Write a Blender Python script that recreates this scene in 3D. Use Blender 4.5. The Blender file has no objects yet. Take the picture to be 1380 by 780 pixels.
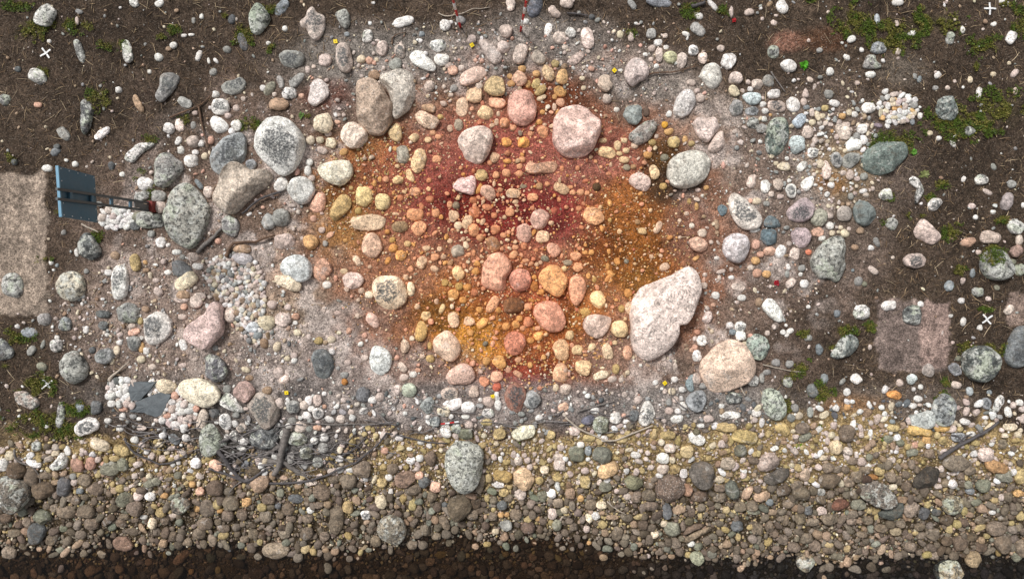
import bpy, bmesh, math, random
import numpy as np
from mathutils import Vector

scene = bpy.context.scene
R = math.radians
rng = np.random.default_rng(7)
random.seed(7)

# ------------------------------------------------------------------ camera, sky, sun, exposure
H = 9.2                                     # drone height, metres; 1 photo pixel is about 1 cm of ground
cam_data = bpy.data.cameras.new("camera")
cam_data.sensor_width = 36.0
cam_data.lens = 24.0
cam_data.clip_start = 0.1
cam_data.clip_end = 500.0
cam = bpy.data.objects.new("camera", cam_data)
cam.location = (0, 0, H)
cam.rotation_euler = (0, 0, 0)
scene.collection.objects.link(cam)
scene.camera = cam

SUN_EL, SUN_AZ = R(52), R(-40)              # light from the upper left of the picture (azimuth from +Y, clockwise)
world = bpy.data.worlds.new("World")
scene.world = world
world.use_nodes = True
wn = world.node_tree.nodes
wl = world.node_tree.links
wn.clear()
sky = wn.new("ShaderNodeTexSky")
sky.sky_type = 'NISHITA'
sky.sun_disc = False
sky.sun_elevation = SUN_EL
sky.sun_rotation = SUN_AZ
sky.air_density = 1.0
sky.dust_density = 4.0
sky.ozone_density = 1.0
hs = wn.new("ShaderNodeHueSaturation")      # overcast: the same sky with most of its blue taken out
hs.inputs["Saturation"].default_value = 0.12
bg = wn.new("ShaderNodeBackground")
bg.inputs["Strength"].default_value = 0.072
wo = wn.new("ShaderNodeOutputWorld")
wl.new(sky.outputs[0], hs.inputs["Color"])
wl.new(hs.outputs[0], bg.inputs["Color"])
wl.new(bg.outputs[0], wo.inputs["Surface"])

sun_data = bpy.data.lights.new("sun", 'SUN')
sun_data.energy = 1.75
sun_data.angle = R(11)
sun_data.color = (1.0, 0.965, 0.92)
sun = bpy.data.objects.new("sun", sun_data)
sd = Vector((math.sin(SUN_AZ) * math.cos(SUN_EL), math.cos(SUN_AZ) * math.cos(SUN_EL), math.sin(SUN_EL)))
sun.rotation_euler = sd.to_track_quat('Z', 'Y').to_euler()
sun.location = (0, 0, 20)
scene.collection.objects.link(sun)

scene.view_settings.view_transform = 'Standard'
scene.view_settings.look = 'None'
scene.view_settings.exposure = 0.63
scene.view_settings.gamma = 1.0
scene.view_settings.use_curve_mapping = False
scene.render.engine = 'CYCLES'
scene.cycles.max_bounces = 6
scene.cycles.transparent_max_bounces = 8

# ------------------------------------------------------------------ helpers
COL = scene.collection
def lin(c):
    c = np.asarray(c, dtype=float) / 255.0
    return np.where(c <= 0.04045, c / 12.92, ((c + 0.055) / 1.055) ** 2.4)
def tag(o, label=None, cat=None, group=None, kind=None):
    if label: o["label"] = label
    if cat: o["category"] = cat
    if group: o["group"] = group
    if kind: o["kind"] = kind
    return o
def make_mesh(name, V, F, mat, cols=None, attrs=None, smooth=True):
    V = np.ascontiguousarray(V, dtype=np.float32); F = np.ascontiguousarray(F, dtype=np.int32)
    me = bpy.data.meshes.new(name)
    n, k = F.shape
    me.vertices.add(len(V)); me.vertices.foreach_set("co", V.ravel())
    me.loops.add(n * k); me.loops.foreach_set("vertex_index", F.ravel())
    me.polygons.add(n)
    me.polygons.foreach_set("loop_start", np.arange(0, n * k, k, dtype=np.int32))
    me.polygons.foreach_set("loop_total", np.full(n, k, dtype=np.int32))
    me.polygons.foreach_set("use_smooth", np.full(n, smooth, dtype=bool))
    if cols is not None:
        a = me.attributes.new("Col", 'FLOAT_COLOR', 'POINT')
        c = np.ones((len(V), 4), dtype=np.float32); c[:, :3] = cols
        a.data.foreach_set("color", c.ravel())
    for nm, val in (attrs or {}).items():
        a = me.attributes.new(nm, 'FLOAT', 'POINT')
        v = np.empty(len(V), dtype=np.float32); v[:] = val
        a.data.foreach_set("value", v)
    me.update(calc_edges=True)
    if mat: me.materials.append(mat)
    return me
def obj(name, me, parent=None, loc=(0, 0, 0)):
    o = bpy.data.objects.new(name, me)
    COL.objects.link(o); o.location = loc
    if parent: o.parent = parent
    return o
def bm_obj(name, bm, mat, parent=None, loc=(0, 0, 0), smooth=False):
    bmesh.ops.recalc_face_normals(bm, faces=bm.faces)
    me = bpy.data.meshes.new(name); bm.to_mesh(me); bm.free()
    if smooth: me.polygons.foreach_set("use_smooth", [True] * len(me.polygons))
    me.materials.append(mat)
    return obj(name, me, parent, loc)
def empty(name, loc=(0, 0, 0)):
    o = bpy.data.objects.new(name, None); COL.objects.link(o); o.location = loc
    o.empty_display_size = 0.1
    return o

# --- value noise on arrays
_perm = np.random.default_rng(3).random((256, 256))
def vnoise(x, y):
    xi = np.floor(x).astype(int); yi = np.floor(y).astype(int)
    fx = x - xi; fy = y - yi
    fx = fx * fx * (3 - 2 * fx); fy = fy * fy * (3 - 2 * fy)
    g = lambda a, b: _perm[a & 255, b & 255]
    return (g(xi, yi) * (1 - fx) + g(xi + 1, yi) * fx) * (1 - fy) + (g(xi, yi + 1) * (1 - fx) + g(xi + 1, yi + 1) * fx) * fy
def fbm(x, y, o=4):
    s = 0; a = 0.5; t = 0
    for i in range(o):
        s = s + a * vnoise(x + 17.3 * i, y + 9.1 * i); t += a; a *= 0.5; x = x * 2.03; y = y * 2.03
    return s / t - 0.5
def sstep(a, b, x):
    t = np.clip((x - a) / (b - a), 0, 1); return t * t * (3 - 2 * t)

# --- terrain in photo pixels
WL = -0.34
SHX = [-400, 0, 200, 400, 480, 560, 700, 800, 860, 930, 1000, 1050, 1100, 1180, 1290, 1380, 1800]
SHY = [738, 735, 731, 737, 730, 726, 718, 726, 738, 748, 752, 740, 758, 750, 744, 748, 752]
def gz_px(px, py):
    px = np.asarray(px, dtype=float); py = np.asarray(py, dtype=float)
    sh = np.interp(px, SHX, SHY) + 30 * fbm(px / 38, py / 38, 3)
    z = WL + 0.00225 * (sh - py)
    z = np.where(py > sh, WL - 0.0030 * np.minimum(py - sh, 160), z)
    z = -np.logaddexp(0, -np.clip(z, -2, 2) * 60) / 60            # soft minimum with 0
    d = np.hypot((px - 690) / 330, (py - 320) / 230)
    pit = -0.09 * sstep(1.15, 0.75, d)
    dh = np.hypot((px - 905) / 45, (py - 240) / 38)
    pit = pit - 0.05 * sstep(1.2, 0.6, dh)
    land = sstep(-0.05, 0.0, z)
    sand = 0.012 * (sstep(68, 60, px) * sstep(228, 236, py) * sstep(428, 420, py))
    return z + pit * land + sand + 0.055 * fbm(px / 90, py / 90, 3) + 0.022 * fbm(px / 14, py / 14, 2)
def to_px(X, Y):
    z = np.zeros_like(X)
    for _ in range(3):
        k = 100 * H / (H - z)
        px = 690 + X * k; py = 390 - Y * k
        z = gz_px(px, py)
    return px, py, z
def to_world(px, py, dz=0.0):
    z = gz_px(px, py) + dz
    k = 0.01 * (H - z) / H
    return (np.asarray(px) - 690) * k, (390 - np.asarray(py)) * k, z
def W(px, py, dz=0.0):
    a = to_world(float(px), float(py), dz)
    return Vector((float(a[0]), float(a[1]), float(a[2])))

# ------------------------------------------------------------------ materials
def new_mat(name):
    m = bpy.data.materials.new(name); m.use_nodes = True
    nt = m.node_tree; nt.nodes.clear()
    out = nt.nodes.new("ShaderNodeOutputMaterial")
    return m, nt, out
class NB:
    def __init__(s, nt): s.nt = nt
    def n(s, t, **kw):
        nd = s.nt.nodes.new(t)
        for k, v in kw.items(): setattr(nd, k, v)
        return nd
    def link(s, a, b): s.nt.links.new(a, b)
    def put(s, sock, v):
        if hasattr(v, "links"): s.link(v, sock)
        else: sock.default_value = v
    def noise(s, vec, scale, detail=3, rough=0.55, dist=0.0):
        nd = s.n("ShaderNodeTexNoise"); nd.inputs["Scale"].default_value = scale
        nd.inputs["Detail"].default_value = detail; nd.inputs["Roughness"].default_value = rough
        nd.inputs["Distortion"].default_value = dist
        s.link(vec, nd.inputs["Vector"]); return nd.outputs["Fac"]
    def vor(s, vec, scale, out="Distance"):
        nd = s.n("ShaderNodeTexVoronoi"); nd.inputs["Scale"].default_value = scale
        s.link(vec, nd.inputs["Vector"]); return nd.outputs[out]
    def m(s, op, a, b=None, c=None):
        nd = s.n("ShaderNodeMath", operation=op)
        for i, v in enumerate((a, b, c)):
            if v is not None: s.put(nd.inputs[i], v)
        return nd.outputs[0]
    def ss(s, x, lo, hi, a=0.0, b=1.0):
        nd = s.n("ShaderNodeMapRange", interpolation_type='SMOOTHSTEP')
        s.put(nd.inputs["Value"], x)
        for k, v in (("From Min", lo), ("From Max", hi), ("To Min", a), ("To Max", b)): s.put(nd.inputs[k], v)
        return nd.outputs["Result"]
    def mix(s, f, a, b, mode='MIX'):
        nd = s.n("ShaderNodeMix", data_type='RGBA', blend_type=mode, clamp_factor=True)
        s.put(nd.inputs[0], f)
        for i, v in ((6, a), (7, b)):
            if hasattr(v, "links"): s.link(v, nd.inputs[i])
            else: nd.inputs[i].default_value = (*v, 1.0)
        return nd.outputs[2]
    def scale(s, col, f):
        nd = s.n("ShaderNodeVectorMath", operation='SCALE')
        s.link(col, nd.inputs[0]); s.put(nd.inputs["Scale"], f); return nd.outputs[0]
    def attr(s, name, out="Color"):
        nd = s.n("ShaderNodeAttribute", attribute_name=name); return nd.outputs[out]

def rock_material():
    m, nt, out = new_mat("weathered_stone"); b = NB(nt)
    P0 = b.n("ShaderNodeNewGeometry").outputs["Position"]
    rnd = b.attr("rnd", "Fac")
    P = b.scale(P0, b.m('ADD', 0.65, b.m('MULTIPLY', rnd, 0.75)))       # grain size differs from stone to stone
    col = b.attr("Col"); cap = b.attr("cap", "Fac"); lich = b.attr("lich", "Fac"); gran = b.attr("gran", "Fac"); ht = b.attr("ht", "Fac")
    big = b.noise(P, 6.0, 4, 0.6)
    mid = b.noise(P, 20.0, 5, 0.7)
    fine = b.noise(P, 58.0, 3, 0.7)
    f = b.m('MULTIPLY', b.ss(big, 0.32, 0.68, 0.72, 1.16), b.ss(mid, 0.32, 0.68, 0.68, 1.22))
    f = b.m('MULTIPLY', f, b.ss(fine, 0.32, 0.68, 0.66, 1.26))
    c = b.scale(col, b.m('MULTIPLY', f, 1.42))
    # mineral tint drifting across a stone
    warm = b.noise(P, 11.0, 3, 0.6)
    c = b.mix(b.ss(warm, 0.52, 0.72, 0.0, 0.22), c, (0.36, 0.24, 0.15))
    # faint banding in some stones
    sx = b.n("ShaderNodeSeparateXYZ"); b.link(P0, sx.inputs[0])
    ang = b.m('MULTIPLY', rnd, 37.0)
    dt = b.m('ADD', b.m('MULTIPLY', sx.outputs[0], b.m('COSINE', ang)), b.m('MULTIPLY', sx.outputs[1], b.m('SINE', ang)))
    wv = b.m('SINE', b.m('ADD', b.m('MULTIPLY', dt, b.m('ADD', 45.0, b.m('MULTIPLY', rnd, 40.0))), b.m('MULTIPLY', big, 16.0)))
    bnd = b.m('MULTIPLY', b.ss(b.m('FRACT', b.m('MULTIPLY', rnd, 7.3)), 0.6, 0.8), b.ss(wv, 0.2, 0.9, 0.0, 0.35))
    c = b.mix(bnd, c, b.scale(c, 0.45))
    # rusty and pale stains with their own outlines
    stn = b.noise(P0, 4.5, 6, 0.7, 0.6)
    c = b.mix(b.ss(stn, 0.60, 0.66, 0.0, 0.30), c, (0.22, 0.15, 0.10))
    c = b.mix(b.ss(stn, 0.40, 0.35, 0.0, 0.28), c, (0.74, 0.72, 0.69))
    # pits and thin dark cracks
    crk = b.noise(P, 7.0, 5, 0.62, 1.0)
    crk = b.ss(b.m('ABSOLUTE', b.m('SUBTRACT', crk, 0.5)), 0.0, 0.012, 0.6, 0.0)
    c = b.mix(crk, c, (0.055, 0.05, 0.045))
    # coarse granite crystals
    g1 = b.noise(P, 46.0, 2, 0.6)
    gd = b.m('MULTIPLY', b.ss(g1, 0.58, 0.64), b.m('ADD', b.m('MULTIPLY', gran, 0.5), 0.10))
    c = b.mix(gd, c, (0.06, 0.06, 0.06))
    gl = b.m('MULTIPLY', b.ss(g1, 0.40, 0.34), b.m('ADD', b.m('MULTIPLY', gran, 0.4), 0.08))
    c = b.mix(gl, c, (0.72, 0.69, 0.64))
    # dark weathered crust on the exposed top
    cn = b.noise(P, 11.0, 6, 0.72)
    cm = b.ss(b.m('ADD', ht, b.m('MULTIPLY', b.m('SUBTRACT', cn, 0.5), 1.6)), 0.30, 0.46)
    sp = b.noise(P, 34.0, 3, 0.7)
    cm = b.m('MULTIPLY', b.m('MULTIPLY', cm, cap), b.ss(sp, 0.40, 0.54, 0.25, 0.95))
    c = b.mix(cm, c, (0.075, 0.08, 0.085))
    # crustose lichen, black flecks
    ln = b.noise(P, 7.5, 7, 0.72, 0.4)
    lm = b.m('MULTIPLY', b.ss(ln, 0.50, 0.56), lich)
    lt = b.noise(P, 30.0, 3, 0.7)
    lcol = b.mix(b.ss(lt, 0.42, 0.58), (0.42, 0.425, 0.38), (0.74, 0.745, 0.70))
    c = b.mix(b.m('MULTIPLY', lm, 0.85), c, lcol)
    l2 = b.noise(P0, 4.2, 6, 0.68, 0.5)
    c = b.mix(b.m('MULTIPLY', b.ss(l2, 0.55, 0.575), b.m('MULTIPLY', lich, 0.7)), c, b.mix(b.ss(lt, 0.42, 0.58), (0.40, 0.44, 0.33), (0.66, 0.70, 0.58)))
    bn = b.noise(P, 19.0, 5, 0.75, 0.3)
    bmk = b.m('MULTIPLY', b.ss(bn, 0.53, 0.56), lich)
    c = b.mix(b.m('MULTIPLY', bmk, 0.85), c, (0.028, 0.03, 0.03))
    bs = b.n("ShaderNodeBsdfPrincipled")
    b.link(c, bs.inputs["Base Color"])
    b.put(bs.inputs["Roughness"], b.ss(mid, 0.3, 0.7, 0.72, 0.95))
    bs.inputs["Specular IOR Level"].default_value = 0.3
    hgt = b.m('ADD', b.m('MULTIPLY', mid, 1.0), b.m('MULTIPLY', fine, 0.35))
    hgt = b.m('ADD', hgt, b.m('MULTIPLY', big, 1.2))
    hgt = b.m('SUBTRACT', hgt, b.m('MULTIPLY', crk, 0.5))
    bp = b.n("ShaderNodeBump"); bp.inputs["Strength"].default_value = 0.75; bp.inputs["Distance"].default_value = 0.03
    b.link(hgt, bp.inputs["Height"]); b.link(bp.outputs[0], bs.inputs["Normal"])
    b.link(bs.outputs[0], out.inputs["Surface"])
    return m

def pebble_material():
    m, nt, out = new_mat("pebble_stone"); b = NB(nt)
    P = b.n("ShaderNodeNewGeometry").outputs["Position"]
    col = b.attr("Col")
    mid = b.noise(P, 38.0, 4, 0.7); fine = b.noise(P, 80.0, 2, 0.7)
    f = b.m('MULTIPLY', b.ss(mid, 0.34, 0.66, 0.66, 1.22), b.ss(fine, 0.34, 0.66, 0.72, 1.2))
    c = b.scale(col, b.m('MULTIPLY', f, 0.95))
    bs = b.n("ShaderNodeBsdfPrincipled"); b.link(c, bs.inputs["Base Color"])
    bs.inputs["Roughness"].default_value = 0.8; bs.inputs["Specular IOR Level"].default_value = 0.3
    bp = b.n("ShaderNodeBump"); bp.inputs["Strength"].default_value = 0.4; bp.inputs["Distance"].default_value = 0.008
    b.link(mid, bp.inputs["Height"]); b.link(bp.outputs[0], bs.inputs["Normal"])
    b.link(bs.outputs[0], out.inputs["Surface"])
    return m

def ground_material():
    m, nt, out = new_mat("bare_soil"); b = NB(nt)
    P = b.n("ShaderNodeNewGeometry").outputs["Position"]
    col = b.attr("Col"); dirt = b.attr("humus", "Fac"); grit = b.attr("grit", "Fac")
    n1 = b.noise(P, 4.0, 5, 0.65); n2 = b.noise(P, 15.0, 6, 0.75); n3 = b.noise(P, 52.0, 3, 0.75)
    f = b.m('MULTIPLY', b.ss(n1, 0.34, 0.66, 0.74, 1.22), b.ss(n2, 0.33, 0.67, 0.55, 1.38))
    f = b.m('MULTIPLY', f, b.ss(n3, 0.34, 0.66, 0.45, 1.6))
    c = b.scale(col, f)
    # litter: dark crumbs and pale fibres on the topsoil
    dk = b.m('MULTIPLY', b.ss(b.noise(P, 36.0, 4, 0.8), 0.54, 0.60), b.m('MULTIPLY', dirt, 0.75))
    c = b.mix(dk, c, (0.012, 0.010, 0.008))
    mp = b.n("ShaderNodeMapping"); mp.inputs["Scale"].default_value = (1.0, 5.0, 1.0); mp.inputs["Rotation"].default_value = (0, 0, 0.6)
    b.link(P, mp.inputs["Vector"])
    fb = b.noise(mp.outputs[0], 26.0, 4, 0.8, 1.5)
    fm = b.m('MULTIPLY', b.ss(fb, 0.60, 0.65), b.m('MULTIPLY', dirt, 0.6))
    c = b.mix(fm, c, (0.26, 0.20, 0.15))
    # grains of sand and gravel
    vc = b.n("ShaderNodeTexVoronoi"); vc.inputs["Scale"].default_value = 62.0; b.link(P, vc.inputs["Vector"])
    sep = b.n("ShaderNodeSeparateColor"); b.link(vc.outputs["Color"], sep.inputs[0])
    pick = b.m('MULTIPLY', b.ss(sep.outputs[0], 0.78, 0.80), b.ss(vc.outputs["Distance"], 0.45, 0.30))
    pick = b.m('MULTIPLY', pick, b.m('MULTIPLY', grit, 0.8))
    gcol = b.mix(0.55, b.scale(col, 2.3), b.mix(sep.outputs[1], (0.42, 0.33, 0.25), (0.62, 0.56, 0.50)))
    c = b.mix(pick, c, gcol)
    bs = b.n("ShaderNodeBsdfPrincipled"); b.link(c, bs.inputs["Base Color"])
    bs.inputs["Roughness"].default_value = 0.95; bs.inputs["Specular IOR Level"].default_value = 0.15
    hgt = b.m('ADD', b.m('MULTIPLY', n2, 1.4), b.m('ADD', b.m('MULTIPLY', n3, 0.8), b.m('MULTIPLY', pick, 0.5)))
    bp = b.n("ShaderNodeBump"); bp.inputs["Strength"].default_value = 0.8; bp.inputs["Distance"].default_value = 0.025
    b.link(hgt, bp.inputs["Height"]); b.link(bp.outputs[0], bs.inputs["Normal"])
    b.link(bs.outputs[0], out.inputs["Surface"])
    return m

def plain(name, rgb, rough=0.6, var=0.15, scale=30.0, metallic=0.0, bump=0.15):
    m, nt, out = new_mat(name); b = NB(nt)
    P = b.n("ShaderNodeNewGeometry").outputs["Position"]
    n1 = b.noise(P, scale, 5, 0.65); n2 = b.noise(P, scale * 6, 3, 0.6)
    rc = b.n("ShaderNodeRGB"); rc.outputs[0].default_value = (*lin(rgb), 1.0)
    f = b.m('MULTIPLY', b.ss(n1, 0.3, 0.7, 1 - var, 1 + var), b.ss(n2, 0.3, 0.7, 1 - var, 1 + var))
    bs = b.n("ShaderNodeBsdfPrincipled"); b.link(b.scale(rc.outputs[0], f), bs.inputs["Base Color"])
    b.put(bs.inputs["Roughness"], b.ss(n1, 0.3, 0.7, max(rough - 0.12, 0.05), min(rough + 0.1, 1)))
    bs.inputs["Metallic"].default_value = metallic
    bp = b.n("ShaderNodeBump"); bp.inputs["Strength"].default_value = bump; bp.inputs["Distance"].default_value = 0.005
    b.link(n2, bp.inputs["Height"]); b.link(bp.outputs[0], bs.inputs["Normal"])
    b.link(bs.outputs[0], out.inputs["Surface"])
    return m
def leaf_material(name, rough=0.6):
    m, nt, out = new_mat(name); b = NB(nt)
    P = b.n("ShaderNodeNewGeometry").outputs["Position"]
    c = b.scale(b.attr("Col"), b.ss(b.noise(P, 40.0, 3, 0.6), 0.3, 0.7, 0.75, 1.25))
    bs = b.n("ShaderNodeBsdfPrincipled"); b.link(c, bs.inputs["Base Color"])
    bs.inputs["Roughness"].default_value = rough; bs.inputs["Specular IOR Level"].default_value = 0.25
    b.link(bs.outputs[0], out.inputs["Surface"])
    return m
def water_material():
    m, nt, out = new_mat("peaty_water"); b = NB(nt)
    P = b.n("ShaderNodeNewGeometry").outputs["Position"]
    tr = b.n("ShaderNodeBsdfTransparent")
    dx = b.n("ShaderNodeSeparateXYZ"); b.link(P, dx.inputs[0])
    tint = b.mix(b.ss(dx.outputs[0], 0.5, 3.5), (0.44, 0.385, 0.335), (0.40, 0.415, 0.45))
    b.link(tint, tr.inputs["Color"])
    gl = b.n("ShaderNodeBsdfGlossy"); gl.inputs["Roughness"].default_value = 0.06
    gl.inputs["Color"].default_value = (1, 1, 1, 1)
    bp = b.n("ShaderNodeBump"); bp.inputs["Strength"].default_value = 0.25; bp.inputs["Distance"].default_value = 0.02
    b.link(b.noise(P, 6.0, 3, 0.5), bp.inputs["Height"]); b.link(bp.outputs[0], gl.inputs["Normal"])
    fr = b.n("ShaderNodeFresnel"); fr.inputs["IOR"].default_value = 1.33
    b.link(bp.outputs[0], fr.inputs["Normal"])
    mx = b.n("ShaderNodeMixShader"); b.link(fr.outputs[0], mx.inputs[0]); b.link(tr.outputs[0], mx.inputs[1]); b.link(gl.outputs[0], mx.inputs[2])
    b.link(mx.outputs[0], out.inputs["Surface"])
    return m

ROCK = rock_material(); PEB = pebble_material(); SOIL = ground_material(); WATER = water_material()
LEAF = leaf_material("moss_green"); STRAW = leaf_material("dry_straw", 0.8)
BARK = plain("grey_bark", (112, 106, 102), 0.9, 0.35, 25, bump=0.5)
DARKBARK = plain("dark_bark", (80, 76, 77), 0.85, 0.35, 25, bump=0.5)
BROWNBARK = plain("brown_bark", (98, 76, 60), 0.9, 0.35, 25, bump=0.5)
PALEWOOD = plain("bleached_wood", (172, 160, 146), 0.85, 0.2, 30, bump=0.4)

# ------------------------------------------------------------------ ground sheet
def axis(lo, hi, step, far):
    a = list(np.arange(lo, hi + 1e-6, step)); s = step * 2; x = a[-1]
    out = []
    while x < far:
        x += s; s *= 1.6; out.append(x)
    x = a[0]; s = step * 2; inn = []
    while x > -far:
        x -= s; s *= 1.6; inn.append(x)
    return np.array(inn[::-1] + a + out)
xs = axis(-7.6, 7.6, 0.025, 70); ys = axis(-4.5, 4.5, 0.025, 70)
GX, GY = np.meshgrid(xs, ys)
gpx, gpy, gzz = to_px(GX.ravel(), GY.ravel())

# colour of the ground: topsoil, excavated subsoil, ochre stain, sand, shingle, some painted shade
BLOBS = [  # cx, cy, rx, ry, soft, rgb, strength
    (640, 330, 470, 255, 0.30, (125, 106, 95), 0.95),
    (260, 430, 170, 100, 0.35, (144, 127, 117), 0.9),
    (1090, 250, 130, 130, 0.4, (124, 109, 100), 0.75),
    (520, 85, 130, 45, 0.5, (132, 126, 120), 0.85),
    (730, 55, 90, 35, 0.5, (138, 130, 124), 0.85),
    (860, 110, 70, 40, 0.5, (138, 128, 120), 0.8),
    (905, 135, 50, 30, 0.5, (148, 138, 130), 0.8),
    (960, 165, 50, 40, 0.5, (150, 134, 122), 0.8),
    (980, 240, 60, 50, 0.5, (135, 116, 104), 0.8),
    (1130, 235, 50, 45, 0.5, (150, 130, 105), 0.85),
    (1115, 250, 22, 14, 0.6, (140, 95, 45), 0.8),
    (375, 290, 50, 30, 0.5, (118, 98, 84), 0.8),
    (420, 340, 70, 50, 0.5, (166, 142, 126), 0.8),
    (420, 430, 90, 50, 0.5, (158, 138, 120), 0.85),
    (400, 480, 80, 40, 0.5, (146, 134, 128), 0.8),
    (480, 470, 60, 60, 0.5, (148, 134, 128), 0.8),
    (700, 320, 262, 205, 0.30, (148, 101, 76), 0.97),
    (560, 150, 60, 40, 0.5, (142, 108, 88), 0.75),
    (500, 230, 80, 55, 0.45, (148, 98, 54), 0.9),
    (460, 300, 40, 45, 0.5, (146, 104, 58), 0.8),
    (470, 255, 30, 22, 0.5, (100, 64, 34), 0.7),
    (440, 130, 35, 20, 0.5, (108, 72, 62), 0.8),
    (690, 245, 175, 88, 0.40, (154, 86, 75), 0.94),
    (610, 265, 50, 45, 0.5, (136, 72, 62), 0.9),
    (790, 250, 75, 60, 0.5, (154, 98, 84), 0.9),
    (668, 283, 84, 44, 0.5, (116, 42, 34), 0.95),
    (738, 285, 64, 34, 0.5, (124, 50, 46), 0.88),
    (745, 130, 45, 22, 0.5, (110, 58, 34), 0.85),
    (690, 120, 40, 18, 0.5, (122, 62, 36), 0.8),
    (855, 285, 62, 48, 0.5, (148, 92, 46), 0.92),
    (860, 350, 65, 45, 0.5, (132, 80, 34), 0.92),
    (800, 330, 30, 24, 0.5, (108, 58, 30), 0.7),
    (870, 390, 30, 30, 0.5, (122, 84, 40), 0.8),
    (905, 245, 40, 32, 0.4, (62, 46, 32), 0.95),  # hollow under the white oblong boulder, its shade painted into the soil
    (890, 205, 26, 20, 0.5, (92, 66, 34), 0.8),
    (690, 445, 125, 84, 0.45, (166, 102, 42), 0.95),
    (665, 458, 70, 38, 0.5, (196, 138, 62), 0.85),
    (720, 400, 60, 30, 0.5, (138, 80, 40), 0.8),
    (590, 425, 30, 24, 0.5, (108, 74, 36), 0.7),
    (770, 490, 80, 45, 0.5, (144, 86, 56), 0.85),
    (840, 480, 60, 40, 0.5, (142, 116, 102), 0.8),
    (575, 500, 70, 34, 0.5, (136, 114, 104), 0.85),
    (700, 505, 70, 22, 0.5, (112, 62, 46), 0.85),
    (700, 385, 70, 55, 0.6, (146, 80, 60), 0.7),
    (722, 455, 46, 46, 0.6, (148, 78, 46), 0.65),
    (695, 512, 44, 26, 0.6, (136, 62, 48), 0.85),
    (925, 310, 30, 40, 0.5, (134, 98, 84), 0.7),
    (690, 545, 320, 32, 0.4, (126, 119, 116), 0.85),
    (300, 540, 190, 40, 0.45, (108, 102, 99), 0.8),
    (380, 610, 100, 42, 0.4, (100, 97, 96), 0.9),
    (260, 600, 60, 22, 0.5, (84, 80, 74), 0.7),
    (960, 545, 110, 26, 0.5, (132, 125, 120), 0.8),
    (1200, 545, 130, 26, 0.5, (118, 106, 97), 0.7),
    (1150, 552, 44, 20, 0.5, (146, 112, 80), 0.8),
    (1061, 58, 24, 14, 0.4, (140, 102, 86), 0.85),
    (1110, 55, 30, 16, 0.5, (92, 62, 44), 0.7),
    (1215, 95, 30, 22, 0.6, (112, 102, 92), 0.8),
    (1130, 300, 60, 40, 0.6, (84, 72, 62), 0.5),
]
def ground_color(px, py):
    n1 = fbm(px / 38, py / 38, 4); n2 = fbm(px / 120 + 5, py / 120 + 9, 3); n3 = fbm(px / 9 + 3, py / 9, 3)
    c = np.empty((len(px), 3)); c[:] = lin((75, 63, 53))
    c *= (1 + 0.7 * n2)[:, None]
    hum = np.ones(len(px)); grit = np.full(len(px), 0.45)
    for i, (cx, cy, rx, ry, soft, rgb, st) in enumerate(BLOBS):
        d = np.hypot((px - cx) / rx, (py - cy) / ry) + n1 * 0.55 + n3 * 0.22
        m = (st * sstep(1 + soft, 1 - soft, d))[:, None]
        c = c * (1 - m) + lin(rgb) * m
        if i < 2: hum *= 1 - 0.85 * m[:, 0]
        else: hum *= 1 - 0.5 * m[:, 0]
        grit = grit * (1 - m[:, 0]) + 0.95 * m[:, 0]
    # pale ashy bloom on the stripped subsoil round the ochre
    dg = np.hypot((px - 640) / 480, (py - 330) / 260); do = np.hypot((px - 700) / 262, (py - 320) / 205)
    ash = sstep(0.0, 0.16, fbm(px / 30 + 31, py / 30 + 7, 4)) * sstep(1.15, 0.85, dg) * sstep(0.85, 1.2, do + n1 * 0.5) * 0.72
    ash = ash[:, None]; c = c * (1 - ash) + lin((192, 179, 172)) * ash
    grit = grit * (1 - 0.4 * sstep(1.1, 0.7, do))
    # straight-edged sand patches of old trial squares
    wob = n1 * 18 + n3 * 12
    for (x0, x1, y0, y1, rgb) in ((-900, 62, 232, 424, (160, 144, 130)), (1182, 1277, 404, 498, (132, 117, 110)), (1240, 1277, 404, 492, (158, 136, 127)), (1360, 1900, 396, 440, (138, 120, 110))):
        m = (sstep(x0 - 2, x0 + 2, px + wob) * sstep(x1 + 2, x1 - 2, px + wob) * sstep(y0 - 2, y0 + 2, py + wob) * sstep(y1 + 2, y1 - 2, py + wob) * 0.95)[:, None]
        c = c * (1 - m) + lin(rgb) * (1 + 0.6 * n1 + 0.45 * n3)[:, None] * m; hum *= 1 - 0.9 * m[:, 0]; grit *= 1 - 0.6 * m[:, 0]
    # beach
    bank = np.interp(px, [-200, 0, 120, 260, 330, 440, 520, 640, 1000, 1130, 1200, 1380, 1600], [592, 598, 596, 606, 642, 642, 585, 580, 574, 556, 566, 582, 582])
    m = sstep(-12, 12, py - bank + n1 * 70 + n3 * 12)[:, None]
    t = sstep(596, 690, py + n1 * 60)[:, None]
    beach = lin((154, 132, 94)) * (1 - t) + lin((74, 63, 48)) * t  # lower beach: wet tone, darkened further to paint shade into the stone gaps
    c = c * (1 - m) + beach * m; hum *= 1 - m[:, 0]; grit = grit * (1 - m[:, 0]) + m[:, 0]
    sh = np.interp(px, SHX, SHY)
    m = sstep(-6, 12, py - sh + n1 * 14)[:, None]
    c = c * (1 - m) + lin((100, 84, 64)) * m
    c *= (1 + 0.5 * n3)[:, None]
    return np.clip(c, 0.004, 0.9), hum, grit

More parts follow.
